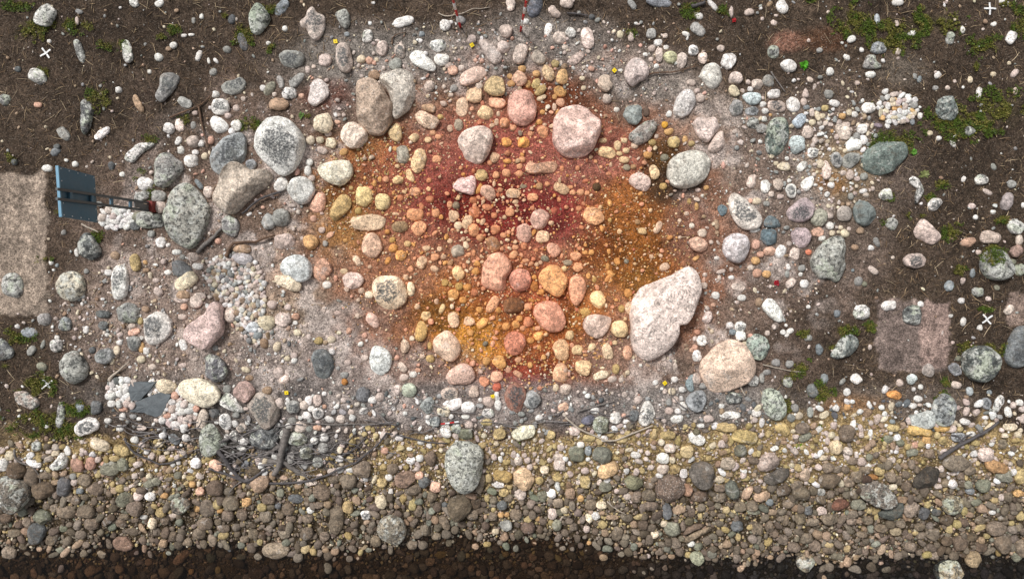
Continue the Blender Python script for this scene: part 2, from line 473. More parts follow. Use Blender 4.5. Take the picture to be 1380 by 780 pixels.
MOSS = [(40, 42, 30, 17), (100, 35, 34, 10), (135, 132, 18, 18), (60, 97, 10, 8), (235, 40, 8, 7), (328, 45, 17, 20), (365, 12, 14, 10), (20, 455, 26, 14), (48, 520, 30, 20), (60, 568, 50, 24), (95, 582, 22, 14), (104, 550, 20, 10), (8, 492, 12, 8), (195, 248, 13, 20), (132, 318, 9, 8), (250, 163, 11, 8), (340, 170, 22, 10), (200, 190, 12, 8), (1150, 30, 30, 26), (1215, 35, 44, 15), (1262, 30, 42, 18), (1327, 62, 26, 16), (1350, 150, 45, 30), (1290, 165, 45, 26), (1205, 192, 32, 16), (1350, 293, 14, 9), (1140, 445, 16, 10), (1120, 468, 14, 9), (1076, 495, 20, 14), (1107, 530, 17, 17), (1060, 512, 12, 12), (1284, 312, 16, 12), (1290, 362, 12, 10), (1198, 298, 10, 7), (1300, 470, 10, 14), (930, 15, 12, 10), (975, 15, 10, 8), (415, 156, 6, 4), (1060, 545, 8, 16), (1268, 248, 10, 7), (1085, 450, 12, 7), (1335, 470, 30, 14), (60, 350, 10, 8), (1200, 60, 40, 14), (1380, 30, 20, 20), (25, 8, 20, 8), (150, 60, 20, 8)]
_mr = random.Random(4)
for _ in range(110):
    x, y = _mr.uniform(-40, 1420), _mr.uniform(-40, 560)
    if math.hypot((x - 640) / 500, (y - 330) / 290) > 1.05 and not (x < 66 and 225 < y < 430) and not (1178 < x < 1282 and 400 < y < 502):
        if x > 1000 or _mr.random() < 0.5: MOSS.append((x, y, _mr.uniform(4, 11), _mr.uniform(3, 8)))
gcol, ghum, ggrit = ground_color(gpx, gpy)
for (cx, cy, rx, ry) in MOSS:
    d = np.hypot((gpx - cx) / rx, (gpy - cy) / ry) + 1.1 * fbm(gpx / 12, gpy / 12, 3)
    m = (0.5 * sstep(1.0, 0.3, d))[:, None]
    gcol = gcol * (1 - m) + lin((60, 62, 24)) * m
nx, ny = len(xs), len(ys)
ii = np.arange((nx - 1) * (ny - 1)); r_, c_ = ii // (nx - 1), ii % (nx - 1); i0 = r_ * nx + c_
me = make_mesh("ground", np.column_stack([GX.ravel(), GY.ravel(), gzz]), np.column_stack([i0, i0 + 1, i0 + nx + 1, i0 + nx]), SOIL, gcol, {"humus": ghum, "grit": ggrit})
tag(obj("ground", me), kind="structure")

wxs = axis(-8, 8, 0.5, 70); wys = np.array([-75, -30, -12, -8, -6, -5, -4.5, -4, -3.5, -3.0, -2.5])
WX, WY = np.meshgrid(wxs, wys); n_ = len(wxs)
ii = np.arange((n_ - 1) * (len(wys) - 1)); r_, c_ = ii // (n_ - 1), ii % (n_ - 1); i0 = r_ * n_ + c_
me = make_mesh("water", np.column_stack([WX.ravel(), WY.ravel(), np.full(WX.size, WL)]), np.column_stack([i0, i0 + 1, i0 + n_ + 1, i0 + n_]), WATER)
tag(obj("water", me), kind="structure")

# stones read off the photograph: T = view origin; each entry is x,y,length,width,angle,colour+pattern in quarter-pixels of that view
DATA = '''
T 0 0
240,80,120,92,-60,wL; 420,270,140,42,75,gL; 668,265,130,52,80,wL; 705,15,58,44,60,wL; 838,20,48,38,-40,w; 837,302,48,46,0,w; 910,236,40,36,0,w; 200,402,98,84,30,wL; 335,705,85,50,55,g; 540,700,100,42,-40,w; 30,527,58,58,0,gL; 200,551,45,30,0,p; 725,545,120,38,60,t; 625,475,36,34,0,w; 884,675,66,55,20,w; 946,660,72,46,80,k; 938,740,50,32,-60,wC; 955,538,60,48,40,g; 298,770,40,30,0,d; 260,218,24,20,0,w; 785,378,24,24,0,w; 405,110,50,22,80,k; 965,188,30,22,0,w; 95,365,36,30,0,d
P gC 848,390 905,378 945,405 915,470 850,548 818,510 845,460 | grey wedge boulder on dark soil | upper left
P dL 425,530 445,518 480,545 492,590 470,690 445,715 430,660 422,580 | tall narrow lichen stone | beside moss at upper left
T 0 200
293,18,60,38,-40,b; 396,83,36,34,0,w; 588,92,52,38,80,d; 642,136,28,28,0,w; 250,105,56,40,0,w; 75,72,34,34,0,d; 767,187,85,70,0,w; 833,250,85,62,0,g; 745,252,85,55,-20,gL; 845,308,66,60,80,k; 795,378,150,85,5,gL; 720,355,50,50,0,e; 708,405,60,50,0,d; 845,495,60,54,90,w; 795,448,44,36,0,g; 886,508,28,24,0,w; 928,545,60,28,0,k; 960,572,36,30,0,g; 403,550,50,22,80,w; 335,443,28,28,0,g; 712,600,95,52,80,y; 603,562,50,42,20,t; 571,652,40,36,0,w; 270,600,30,26,90,w; 300,615,22,22,0,b; 455,645,28,28,0,g; 884,652,44,30,0,w; 765,598,24,24,0,o; 832,752,55,44,40,k; 950,715,70,60,90,c; 820,693,44,28,0,k; 768,640,40,24,0,t; 70,720,140,110,80,gL
P wL 655,60 665,30 720,-25 790,-35 825,-20 790,-5 740,30 700,80
P gL 815,60 850,25 900,28 950,65 965,110 920,165 870,210 830,200 815,150 | square speckled boulder | with pale lichen beside moss
P dL 440,440 480,445 535,540 520,570 480,590 430,565 410,510 | dark pointed stone below the sign | with mossy corner
P cL:205,198,180 310,700 330,655 380,640 430,665 450,720 440,770 400,805 345,790 315,750 | cream oval boulder near sand patch | standing alone on dark soil
P wC 600,625 640,605 668,630 680,720 660,790 610,795 585,740 590,670
T 0 400
672,85,115,108,0,gL; 695,152,42,32,0,k; 703,185,70,36,-15,p; 630,198,38,28,0,k; 630,238,34,32,0,w; 614,282,56,36,90,c; 590,340,40,26,-60,c; 705,245,80,75,90,gC; 745,265,60,36,90,o; 770,286,44,36,90,w; 742,327,44,40,0,c; 803,368,44,34,0,k; 743,215,28,24,0,w; 765,62,44,36,0,t; 738,125,48,30,90,y; 550,312,95,82,-5,dC; 487,280,40,34,90,d; 236,117,70,65,90,g; 343,143,75,72,0,bL; 155,187,85,58,10,b; 454,172,44,34,90,w; 92,155,26,26,0,w; 295,255,70,60,90,wL; 300,212,30,24,0,w; 165,280,62,40,-50,g; 226,248,60,22,-75,g; 222,365,58,44,30,e; 140,545,130,75,30,kL; 420,578,60,55,0,b; 505,580,70,62,90,d; 455,680,125,88,-20,wC; 568,650,44,30,0,w; 873,470,105,76,10,c; 545,90,75,40,0,d; 543,150,50,50,0,d; 960,105,50,35,0,k; 965,250,56,40,90,w; 958,360,36,32,0,k; 615,440,45,40,0,d; 645,628,44,36,90,w; 700,628,40,28,0,g; 650,585,50,36,0,p; 590,560,44,40,0,w; 660,468,40,34,0,w; 603,485,30,24,0,w; 580,497,30,24,0,w; 905,588,50,46,90,k; 875,622,50,34,0,p; 955,605,46,42,0,w; 915,625,44,36,90,w; 940,545,30,30,0,k; 918,745,66,45,55,bC; 708,750,50,40,0,w; 630,690,44,38,0,w
P wC 770,110 820,72 870,85 908,130 905,190 860,235 800,252 760,215 750,165 | rounded pale boulder with dark speckled top | left of the pink slab
P gL 315,350 335,305 395,275 440,315 468,370 455,420 400,458 360,440 325,400 | lichen-covered boulder near lower left cross | on dark mossy soil
P dL 0,210 45,245 80,285 60,325 0,335 -20,270
P gL 300,550 335,545 345,610 340,670 320,695 295,680 298,610
T 0 580
525,75,105,65,20,c; 640,105,95,60,20,y; 88,208,105,90,30,n; 15,180,70,60,90,w; 55,130,50,50,0,c; 165,245,105,70,80,s; 50,270,105,62,20,gL; 232,310,110,95,-10,n; 335,295,112,70,100,d; 405,180,80,70,90,r:150,115,105; 475,170,70,60,90,r:150,115,105; 515,152,38,36,0,k; 575,195,105,80,0,e; 648,178,70,60,90,e; 542,175,30,28,0,p; 385,240,36,36,0,g; 445,260,72,68,0,s; 500,305,85,70,0,s; 240,235,80,40,0,s; 420,315,40,36,0,b; 398,365,60,50,0,s; 445,350,46,40,0,s; 495,370,46,40,90,s; 368,345,70,40,90,s; 350,425,95,75,0,s; 450,425,95,75,0,s; 285,405,50,40,90,s; 245,395,45,40,0,s; 650,360,95,72,-50,e; 728,345,50,46,0,k; 788,345,56,50,0,w; 865,340,50,36,0,o; 665,305,36,30,0,k; 710,408,90,78,90,s; 845,428,56,54,0,y; 220,450,85,78,40,e; 30,460,60,56,0,n; 105,490,50,44,90,n; 140,480,64,44,90,s; 195,540,115,90,100,d; 75,540,70,44,0,s; 275,565,80,55,-50,s; 650,595,120,80,10,n:135,112,98; 540,648,56,52,0,s; 50,640,85,65,20,s; 180,655,50,40,0,n; 208,620,36,30,0,t; 783,690,44,38,0,t; 480,490,90,70,0,s; 570,470,90,40,-40,n; 530,410,48,40,0,s; 655,452,60,36,0,s; 640,485,60,44,0,n; 710,470,50,30,0,s; 755,453,46,26,0,w; 800,485,60,50,90,c; 910,445,50,30,0,k; 905,515,30,30,0,s; 910,555,56,46,90,s; 857,592,52,46,0,t; 870,470,50,50,0,s; 800,575,40,30,0,s; 455,598,40,36,0,s; 575,330,40,36,0,s; 190,80,55,50,0,gL; 180,170,90,40,20,w; 800,270,90,50,-10,e; 785,240,36,36,0,c; 770,300,28,28,0,w; 853,145,44,40,0,k; 770,113,30,26,0,w; 910,178,30,30,0,w; 940,168,26,26,0,w
P nL:115,108,98 -20,280 60,250 140,265 165,310 150,370 95,430 50,440 0,395 -20,360 | big dark shore boulder at left edge | half hidden by a smaller stone
P wL 290,160 330,105 365,140 345,195 290,215 260,190
T 230 0
585,40,105,55,-50,b; 322,105,55,40,90,d; 162,88,28,24,90,w; 120,110,34,22,90,g; 70,188,34,20,0,w; 108,184,36,16,0,w; 380,225,95,48,75,d; 298,262,46,40,0,g; 600,152,32,32,0,w; 515,229,28,22,0,w; 928,182,30,28,0,b; 148,292,64,30,-65,w; 200,322,38,16,80,w; 238,320,36,20,45,w; 225,380,42,42,0,g; 15,238,44,36,0,w; 812,317,70,66,0,k; 910,305,155,88,85,kC; 238,498,40,40,0,w; 262,562,100,86,0,wC; 252,658,95,78,40,w; 348,660,64,54,50,w; 520,468,85,48,-55,e; 578,430,72,38,75,g; 545,497,24,24,0,k; 625,490,75,65,0,wL; 720,368,46,26,90,k; 752,352,26,24,0,k; 688,505,32,28,0,p; 568,545,110,70,0,t; 802,648,105,100,0,c; 345,570,40,36,0,k; 383,522,30,26,0,k; 128,594,34,28,0,k; 303,610,44,30,0,k; 50,660,75,44,85,c; 120,660,44,30,90,g; 8,680,44,30,90,w; 322,690,40,36,0,w; 118,745,70,64,0,k; 158,755,44,40,0,w; 212,735,50,36,90,p; 75,540,80,50,30,g; 735,740,50,45,-40,c; 785,738,44,36,0,c; 843,750,56,56,0,c; 828,702,40,36,0,k; 878,642,34,24,0,p; 910,605,24,24,0,k; 885,606,24,18,0,k
P gL:150,158,145 415,60 440,15 480,25 525,90 510,130 460,185 425,175 412,110 | green-grey boulder by the top edge | beside moss and a small blue-grey stone
P kC 680,110 710,90 715,55 745,28 765,70 812,85 815,150 795,200 760,225 735,200 715,155 680,145 | knobbly grey-white boulder by the top edge | with a small knob on top
P gL 860,70 920,40 940,80 945,125 920,160 890,130
P gC 565,290 600,265 640,268 690,275 708,305 690,345 645,362 590,345
P gC 265,455 300,430 370,402 400,435 385,480 330,502 280,488
P g 620,450 660,385 710,385 690,430 650,470
P k:215,205,202 725,510 745,430 790,418 830,455 830,500 800,530 755,560 720,540 | smooth white pear-shaped stone | at the edge of the reddish soil
T 230 200
110,65,70,70,0,w; 178,42,46,36,90,c; 130,20,40,26,0,w; 55,10,44,36,90,w; 420,88,60,60,0,dC; 580,190,84,66,-50,w; 735,493,85,78,45,o; 722,118,55,40,90,w; 730,72,44,40,0,w; 742,158,40,36,0,k; 797,12,60,40,20,k; 910,20,48,36,-20,o; 580,365,100,88,90,g; 515,385,90,70,90,g; 600,488,110,80,0,k; 750,370,36,36,0,p; 795,430,40,36,0,k; 838,455,50,30,-30,p; 920,485,28,24,0,o; 620,705,150,70,20,c; 822,718,54,42,0,w; 910,645,44,32,0,c; 150,190,70,26,55,b; 200,230,64,54,90,k; 380,580,120,62,8,g:170,166,170; 370,525,100,56,0,t; 85,695,120,75,-30,c; 120,572,60,48,0,k; 140,620,66,36,10,w; 35,545,60,30,0,w; 250,487,36,34,0,p; 65,770,70,50,0,t; 150,775,80,40,0,k
P dC 215,60 240,0 300,-60 370,-85 395,-60 395,20 380,75 330,110 270,145 225,110 | dark flat-topped boulder | touching the tan slab and the white dome
P wC:210,210,208 445,0 450,-80 500,-145 570,-165 640,-135 690,-75 705,-20 680,50 640,115 580,140 520,90 470,45 | great white domed boulder | with a dark speckled top at upper left
P tF:180,169,156 335,75 375,85 430,125 500,110 530,140 530,195 440,270 340,355 270,325 215,265 260,180 295,105 | angular tan slab boulder | with a steep dark broken side
P w:206,206,202 610,215 640,160 700,145 745,175 762,225 720,290 680,298 630,255
P p 715,310 770,235 810,235 820,270 808,330 760,340
P c:215,208,192 765,110 800,75 930,60 960,95 955,150 900,200 840,185 790,150 | cream half-moon stone | at the left edge of the ochre
P y 830,345 880,250 925,240 955,275 945,320 860,395
P w:202,205,205 570,630 600,575 660,555 720,575 750,630 735,685 680,705 620,690 | smooth bluish-white stone | lying on a flat cream stone
P p 755,620 795,570 845,605 850,650 790,705 750,670
P gL:176,175,167 0,260 40,205 95,185 130,210 170,260 205,310 190,390 160,460 125,510 85,530 30,490 -10,430 -25,340 | big lichen-speckled oval boulder | beside the foot of the blue sign
P gL 270,385 300,348 355,375 362,420 340,470 300,455 270,430
P d 5,600 50,585 85,605 118,640 100,665 50,680 15,660
T 230 400
60,15,80,36,0,k; 135,28,70,62,0,k; 70,52,40,36,0,p; 62,105,46,32,0,k; 68,250,60,42,80,w; 312,98,85,56,100,k; 505,135,90,85,0,c; 590,120,90,75,0,k; 560,260,58,40,-70,c; 432,160,70,60,0,b:190,195,198; 460,203,50,44,0,b; 490,245,60,40,90,t; 435,232,34,30,0,c; 532,40,50,50,0,k; 615,55,44,36,0,k; 667,187,42,38,0,c; 658,103,40,36,0,p; 778,230,50,42,0,y; 845,225,50,40,0,c; 727,208,34,26,90,k; 622,246,30,20,90,d; 655,135,28,24,0,w; 709,150,28,26,0,k; 805,65,36,22,90,k; 880,85,36,24,0,k; 937,178,36,30,90,k; 10,475,55,44,90,o; 298,482,48,44,0,g; 395,382,54,32,20,c; 415,425,48,30,0,t; 508,490,54,44,0,t; 290,655,92,70,80,wC; 345,620,42,36,0,g; 373,685,58,48,-40,kC; 335,728,60,46,90,wC; 296,735,40,30,90,w; 385,755,60,44,0,w; 165,650,120,56,-70,k; 230,610,56,50,0,d; 848,288,36,32,0,w; 648,310,40,36,0,k; 613,325,34,30,0,c; 650,335,34,34,0,w; 645,575,70,65,0,gC; 700,570,50,50,0,k; 725,542,56,44,90,w; 773,545,60,48,90,k; 738,587,40,36,0,w; 715,622,52,40,0,w; 775,612,62,60,0,wC; 835,643,66,34,20,w; 893,642,50,50,0,k; 808,508,26,26,0,w; 808,575,24,24,0,p; 683,680,62,60,0,k; 622,678,42,38,0,w; 728,692,40,34,0,g; 772,686,50,32,0,p; 640,650,50,40,0,g; 672,745,105,75,10,eL; 757,755,46,40,0,w; 807,738,50,44,0,w; 915,447,36,36,0,o:185,130,75; 915,410,50,36,0,g; 932,345,36,34,0,k; 880,375,24,24,0,g; 950,605,40,30,0,k; 570,400,60,60,0,k; 600,435,60,50,0,k; 60,603,46,46,0,w; 105,625,44,36,0,k; 130,632,30,30,0,k; 80,740,44,44,0,w; 65,360,44,30,0,k; 235,270,36,30,0,g
P kF:212,190,182 215,35 245,25 275,60 278,190 215,250 190,280 120,245 80,205 95,160 150,110 190,90 | flat pale pink slab | with a straight right edge
P dL 175,340 200,300 245,310 290,350 303,390 280,435 235,452 180,410 | round dark speckled stone | just above the long cream stone
P c:222,212,192 35,475 60,440 120,425 200,440 255,480 268,520 240,560 190,578 120,560 60,525 | long smooth cream boulder | at the head of the white pebbles
P kG:185,158,150 320,490 355,450 400,440 450,495 400,560 350,540
P wL 255,540 295,500 335,520 370,575 400,605 330,600 270,570
P kC:165,152,145 395,560 430,510 480,495 530,520 565,570 570,630 545,675 510,698 470,665 430,610 | brownish two-lobed boulder | among roots left of a yellow marker
P dL 425,700 450,665 520,690 580,670 570,740 545,790 480,800 420,770
P dC:115,120,124 740,320 760,280 810,272 850,310 855,370 830,425 795,440 760,410 | dark stone with a pale rim | above the white bank stones
T 230 580
715,115,78,70,90,eL; 772,165,58,55,0,gL; 632,140,70,40,90,g; 803,90,55,55,0,g; 390,172,50,48,0,b; 340,185,42,40,0,k; 133,170,60,60,0,w; 237,182,75,56,20,p; 370,92,70,28,20,w; 15,175,30,30,0,k; 430,210,90,50,0,n; 230,300,90,85,0,n; 190,405,105,78,80,s; 315,378,88,85,0,s; 398,375,50,50,0,o; 140,408,46,40,0,o; 118,438,36,32,0,t; 260,420,34,30,0,o; 182,488,88,70,-20,s; 150,540,70,60,0,s; 90,585,54,44,0,s; 220,575,70,50,70,s; 280,515,66,48,0,s; 250,480,44,36,0,s; 20,555,56,44,90,s; 300,445,66,66,0,s; 60,665,115,50,-40,t; 660,357,85,48,10,d; 620,412,72,66,0,s; 635,460,60,40,0,s; 515,355,70,60,0,s; 500,450,70,60,90,s; 525,400,50,36,0,s; 575,440,50,44,0,s; 565,390,40,40,0,d; 795,322,105,80,30,s; 932,405,78,58,85,c:190,165,125; 735,418,44,36,0,w; 778,393,56,40,0,s; 720,460,60,50,0,s; 715,540,85,66,-45,s; 810,555,54,54,0,s; 758,552,34,34,0,s; 722,322,48,44,0,s; 670,290,44,36,0,t; 740,275,60,34,-10,k; 930,270,90,80,0,s; 855,255,60,44,0,s; 875,288,36,34,0,s; 435,540,60,54,0,s; 480,550,48,44,0,n; 390,570,50,40,0,s; 350,542,40,36,0,s; 600,545,60,50,0,s; 550,545,30,30,0,s; 375,440,60,60,0,s; 380,490,36,32,0,s; 195,625,50,32,25,t; 315,620,40,36,0,d; 815,627,40,30,0,t; 250,730,44,36,90,y; 108,740,32,32,0,o; 450,750,90,60,0,n; 885,715,36,36,0,t; 155,320,50,46,0,p; 115,280,40,40,0,o; 105,248,50,28,0,y; 40,235,44,40,0,e
P eL:160,166,152 150,60 165,-20 215,-45 255,0 272,60 250,115 205,138 165,125 | green lichen boulder among the roots | on the bank
P t 395,270 440,235 510,230 525,265 500,310 455,330
P sL 0,370 40,340 100,365 115,390 60,445 0,430
P tG:165,150,130 476,630 490,600 540,585 600,590 625,620 615,655 570,678 510,672 482,655 | big oval boulder in the dark shallows | left of the centre
P s 845,385 890,375 915,420 905,510 870,555 835,530 835,450
T 460 0
328,112,115,50,-12,w; 545,133,60,56,0,w; 628,110,55,44,0,gC; 577,117,24,20,0,w; 140,192,72,58,90,wL; 422,180,34,34,0,b; 415,215,26,24,0,w; 308,270,76,58,85,kC; 285,340,72,66,0,g; 172,395,60,50,0,t; 105,312,52,46,0,c; 150,320,42,42,0,p; 186,315,24,24,0,c; 174,333,24,24,0,p; 508,240,92,66,10,wL; 528,315,80,60,5,w; 563,345,40,36,0,k; 585,370,55,50,-30,p; 632,360,40,34,0,k; 685,208,50,48,0,k; 850,250,70,64,0,k; 868,165,70,70,0,k; 938,285,105,70,110,k; 890,25,70,50,80,k; 938,413,80,68,50,k; 893,440,44,38,0,o; 886,402,30,30,0,o; 955,362,36,28,0,k; 698,503,92,78,0,c:215,187,155; 725,453,44,40,0,k; 635,565,102,68,95,c:212,185,160; 822,543,95,58,5,p; 688,572,26,24,0,p; 818,643,40,28,90,k; 860,650,56,55,0,p; 792,660,30,24,0,k; 905,672,40,36,0,p; 825,600,30,22,90,k; 450,635,135,75,30,k; 465,452,62,54,-40,k; 592,465,44,40,0,g; 462,567,76,46,20,t; 617,660,66,50,90,g; 573,676,42,32,90,k; 385,725,58,46,-20,c; 455,735,40,34,0,c; 480,700,34,30,0,p; 520,615,34,30,0,y; 510,720,36,28,0,p; 575,500,30,24,0,k; 540,457,24,24,0,k; 865,748,60,50,0,o; 950,745,60,50,-30,o
P k 180,270 195,220 235,215 250,250 225,300 200,290
P w:226,226,222 355,300 385,262 430,270 470,310 500,350 490,378 440,370 385,345 | bright white tapered stone | below the speckled cobble near the left pole
P k:185,172,166 715,215 760,210 800,240 845,290 840,325 800,340 770,315
P k:207,182,168 620,415 640,380 710,345 755,352 772,385 740,420 660,455 630,450
P y:192,168,130 745,470 760,420 815,388 850,410 865,480 850,505 790,508
P c 708,600 745,550 790,570 805,605 765,640 725,620
P p:218,170,160 870,590 880,520 910,485 960,472 1010,490 1030,560 1020,620 970,660 920,655 885,630 | smooth pink egg-shaped boulder | below the two ranging poles
P wG:202,192,184 180,430 215,395 290,375 345,372 390,405 405,450 375,540 340,590 275,635 265,560 245,510 215,450 | whitish broken boulder | leaning against the brown block
P tG:174,153,139 80,600 85,490 105,440 170,430 215,450 245,520 280,560 265,640 210,710 150,700 95,660 | rough brown block boulder | in front of the whitish broken boulder
P k:220,205,190 0,690 25,650 75,642 130,680 142,730 100,780 40,780 5,740 | round cream stone | touching the lower left of the brown block
P c:205,182,145 240,690 280,643 310,660 325,720 300,752 260,735
P w:204,190,182 610,735 645,690 740,658 795,690 800,740 780,800 740,860 690,868 650,845 625,790 | grey-white shield-shaped boulder | at the top of the ochre
T 460 200
325,38,95,72,85,g:165,160,150; 500,58,50,44,0,p; 362,145,78,40,65,c; 298,165,60,48,0,c; 120,252,108,92,95,c:220,196,148; 218,277,88,80,90,y:206,188,145; 145,387,195,88,0,c:206,182,158; 388,348,90,72,0,p; 408,420,82,74,-40,p; 495,340,50,44,90,p; 312,413,90,62,-8,t:150,128,98; 313,563,62,58,0,o; 273,525,54,46,-40,o; 268,480,36,34,0,y; 348,502,40,34,0,c; 245,590,46,30,110,o; 84,592,70,36,65,k; 60,695,115,90,5,k:220,197,188; 366,740,80,40,85,w; 338,678,34,34,0,k; 107,748,40,34,0,k; 145,770,50,40,0,w; 15,645,44,30,0,k; 423,600,70,54,-60,k; 365,636,36,36,0,p; 448,525,50,28,0,k; 517,528,30,30,0,k; 492,570,48,44,0,p; 538,570,34,28,0,k; 488,633,50,34,30,k; 738,140,68,64,0,y:175,152,112; 725,212,66,26,-65,o; 773,235,92,74,55,k:207,172,152; 900,237,75,54,0,k; 870,130,52,44,0,p; 935,133,46,34,0,p; 813,140,42,40,0,p; 805,48,56,50,-50,k; 873,68,50,28,0,o; 950,60,40,36,0,p; 938,96,32,32,0,p; 780,75,36,26,60,p; 590,355,68,56,90,k; 605,298,40,40,0,g; 570,298,44,30,90,p; 615,405,48,44,0,w; 662,388,82,50,-70,k; 700,335,66,60,0,r; 695,272,44,42,0,r; 765,308,62,36,15,r; 697,430,72,56,100,p; 730,470,44,42,0,p; 802,352,36,34,0,r; 812,428,54,50,0,r; 853,458,40,30,0,p; 887,335,50,50,0,p; 835,218,30,24,0,p; 798,500,88,66,60,t:155,115,85; 612,540,72,62,-15,b:165,155,145; 655,508,46,30,70,w; 572,487,34,28,0,k; 695,550,40,24,90,p; 670,560,30,26,0,p; 615,655,74,64,60,c; 705,645,46,42,0,o; 712,605,38,34,0,o; 618,725,46,44,0,y; 662,730,48,46,0,o; 590,765,60,56,0,o; 700,758,40,40,0,r; 575,718,22,22,0,y; 545,705,40,40,0,y; 905,560,52,40,-45,p; 915,520,36,30,0,p; 960,515,40,40,0,r; 465,270,44,40,0,r; 388,225,60,46,0,p; 418,298,24,24,0,r; 425,310,30,30,0,r; 460,348,24,24,0,r; 462,168,30,30,0,r; 175,185,44,24,90,o; 203,162,34,24,90,o; 235,163,34,34,0,p; 52,208,24,24,0,y; 92,330,40,40,0,y; 150,622,22,22,0,k; 310,262,36,36,0,r
P c:216,188,150 365,70 395,0 435,0 452,60 430,115 395,138 370,110
P k:207,178,155 110,500 125,455 165,440 205,470 222,530 180,580 145,575 110,540 | pale tan pentagon stone | below the long cream stone in the ochre
P wC 165,740 170,690 220,668 290,670 330,705 350,760 335,810 290,845 240,848 190,815 | white stone with a dark grey hollow | left of the ochre centre
P k:220,192,188 582,200 620,155 700,140 712,185 695,250 650,235 600,225
P p:216,158,136 735,680 745,610 790,550 840,545 890,590 895,640 865,690 868,740 820,752 755,740 730,710 | large orange-pink lumpy boulder | in the middle of the ochre
P p:206,138,124 878,690 895,645 935,628 985,640 1000,690 985,740 930,758 895,735 | squarish salmon stone | between two large orange-pink boulders
T 460 400
445,100,54,50,0,c; 420,180,118,62,100,y; 530,62,58,30,-70,c; 590,120,88,58,80,k; 672,128,58,48,10,k; 740,138,70,46,-35,o; 905,45,110,85,0,n:130,88,62; 725,68,40,36,0,o; 825,70,34,34,0,o; 867,155,46,46,0,o; 918,145,48,40,50,o; 680,188,36,36,0,o; 955,165,30,30,0,o; 335,260,75,50,90,k; 322,370,65,40,45,k; 330,424,50,40,0,k; 378,408,44,36,0,w; 425,312,34,26,20,k; 467,325,50,42,0,y; 293,318,30,30,0,p; 403,385,34,24,0,p; 372,218,30,26,0,w; 465,258,44,26,90,y; 832,343,76,64,50,o; 765,338,50,48,0,o; 815,418,68,58,0,p; 752,445,60,46,40,r; 818,475,50,46,0,r:200,98,78; 928,405,60,30,30,p; 878,385,34,34,0,p; 930,330,34,30,0,k; 358,490,80,78,0,e:185,190,175; 295,488,56,48,90,k; 112,515,82,74,100,d; 165,542,50,40,0,w; 205,525,50,50,0,k; 570,508,95,70,0,kC; 698,500,62,55,90,k; 535,603,70,50,0,cL; 670,580,80,60,0,w; 775,550,60,55,0,k; 825,570,62,40,90,w; 772,610,66,50,0,wL; 730,540,24,24,0,w; 655,630,50,24,0,w; 575,628,30,30,0,w; 550,705,70,58,90,w; 490,655,60,56,0,bL; 455,632,28,28,0,w; 670,670,48,40,0,k; 605,690,60,50,0,gL; 122,320,40,34,0,k; 100,247,34,28,0,w; 40,178,38,30,90,p; 85,100,34,26,90,k; 120,598,50,40,0,w; 55,608,36,28,0,w; 10,640,44,26,90,w; 655,720,75,60,0,e; 765,660,70,36,0,y; 830,720,66,60,0,y; 640,15,44,36,0,o; 580,8,40,30,0,c; 500,25,34,26,90,k; 400,50,36,28,90,k
P k:212,180,165 125,110 150,75 190,100 205,150 180,170 140,140
P w:212,215,214 148,330 165,265 190,252 250,285 268,320 255,380 215,418 160,390 | bluish-white chipped stone | left of the small oval pale stones
P c:216,192,172 478,235 500,205 555,170 600,205 632,250 630,295 590,335 550,338 490,285 | beige faceted boulder | at the lower left of the ochre
P p 755,75 770,30 800,-10 830,0 830,45 790,88
P r:202,124,106 852,240 870,190 920,177 965,200 975,250 945,300 900,308 865,285 | round brick-pink stone | in the lower ochre
P k:206,176,162 540,425 570,380 640,345 690,365 710,415 690,450 630,468 570,462 | speckled pinkish-beige boulder | at the lower edge of the ochre
P rC:142,92,82 855,510 880,460 930,448 965,475 975,520 955,560 950,600 920,612 880,585 860,550 | dark red stained stone with a grey end | beside a yellow marker on the bank
P dC 410,575 440,530 480,520 498,560 480,600 450,620 425,600
P w 525,560 570,535 635,525 635,570 600,600 550,590
T 460 580
335,250,115,85,-15,n:140,118,105; 375,310,95,55,0,s; 410,235,48,46,0,p; 435,270,66,60,-30,d; 500,295,66,60,0,p; 270,200,60,60,0,s; 108,200,100,90,0,s; 35,265,75,75,0,s; 95,282,40,40,0,s; 228,105,42,40,0,p; 220,190,42,36,0,y; 250,245,46,36,0,w; 215,275,56,50,0,y; 260,320,36,28,90,w; 365,158,50,40,0,w; 415,145,46,40,0,w; 305,38,50,36,0,w; 340,190,36,28,0,y; 470,145,85,65,90,s; 358,95,36,20,0,w; 418,62,40,28,0,w; 462,78,32,28,0,w; 210,370,78,64,80,c; 35,405,75,54,75,c; 128,445,55,52,0,wC; 180,580,60,58,0,s; 145,625,40,30,0,e; 373,598,60,54,0,s; 440,522,62,60,0,s; 500,555,50,44,0,s; 405,420,70,50,90,s; 540,480,90,50,55,s; 345,440,36,36,0,s; 220,425,44,34,0,s; 295,398,40,28,0,t; 475,345,60,60,0,s; 535,325,44,40,0,s; 545,388,36,30,0,d; 690,440,70,60,0,s; 705,380,64,56,-30,n; 845,238,105,70,10,y:175,150,104; 825,282,75,38,10,w; 772,250,50,36,90,y; 855,325,56,44,0,y; 765,353,46,32,90,y; 868,165,46,34,0,y; 930,160,50,48,0,k; 940,335,66,60,0,k; 880,355,50,46,0,s; 845,393,56,52,0,d; 918,445,70,54,-30,s; 865,498,66,60,0,g; 812,528,44,36,0,c; 795,450,50,46,0,s; 800,365,44,44,0,s; 885,295,34,28,0,y; 730,280,110,50,100,s; 800,415,28,28,0,y; 840,440,34,34,0,o; 870,440,30,30,0,o; 768,595,50,36,0,y; 705,605,42,40,0,t; 465,688,50,44,0,t; 662,657,34,30,0,y; 580,740,60,50,0,n; 960,505,60,50,0,s; 745,520,30,30,0,s
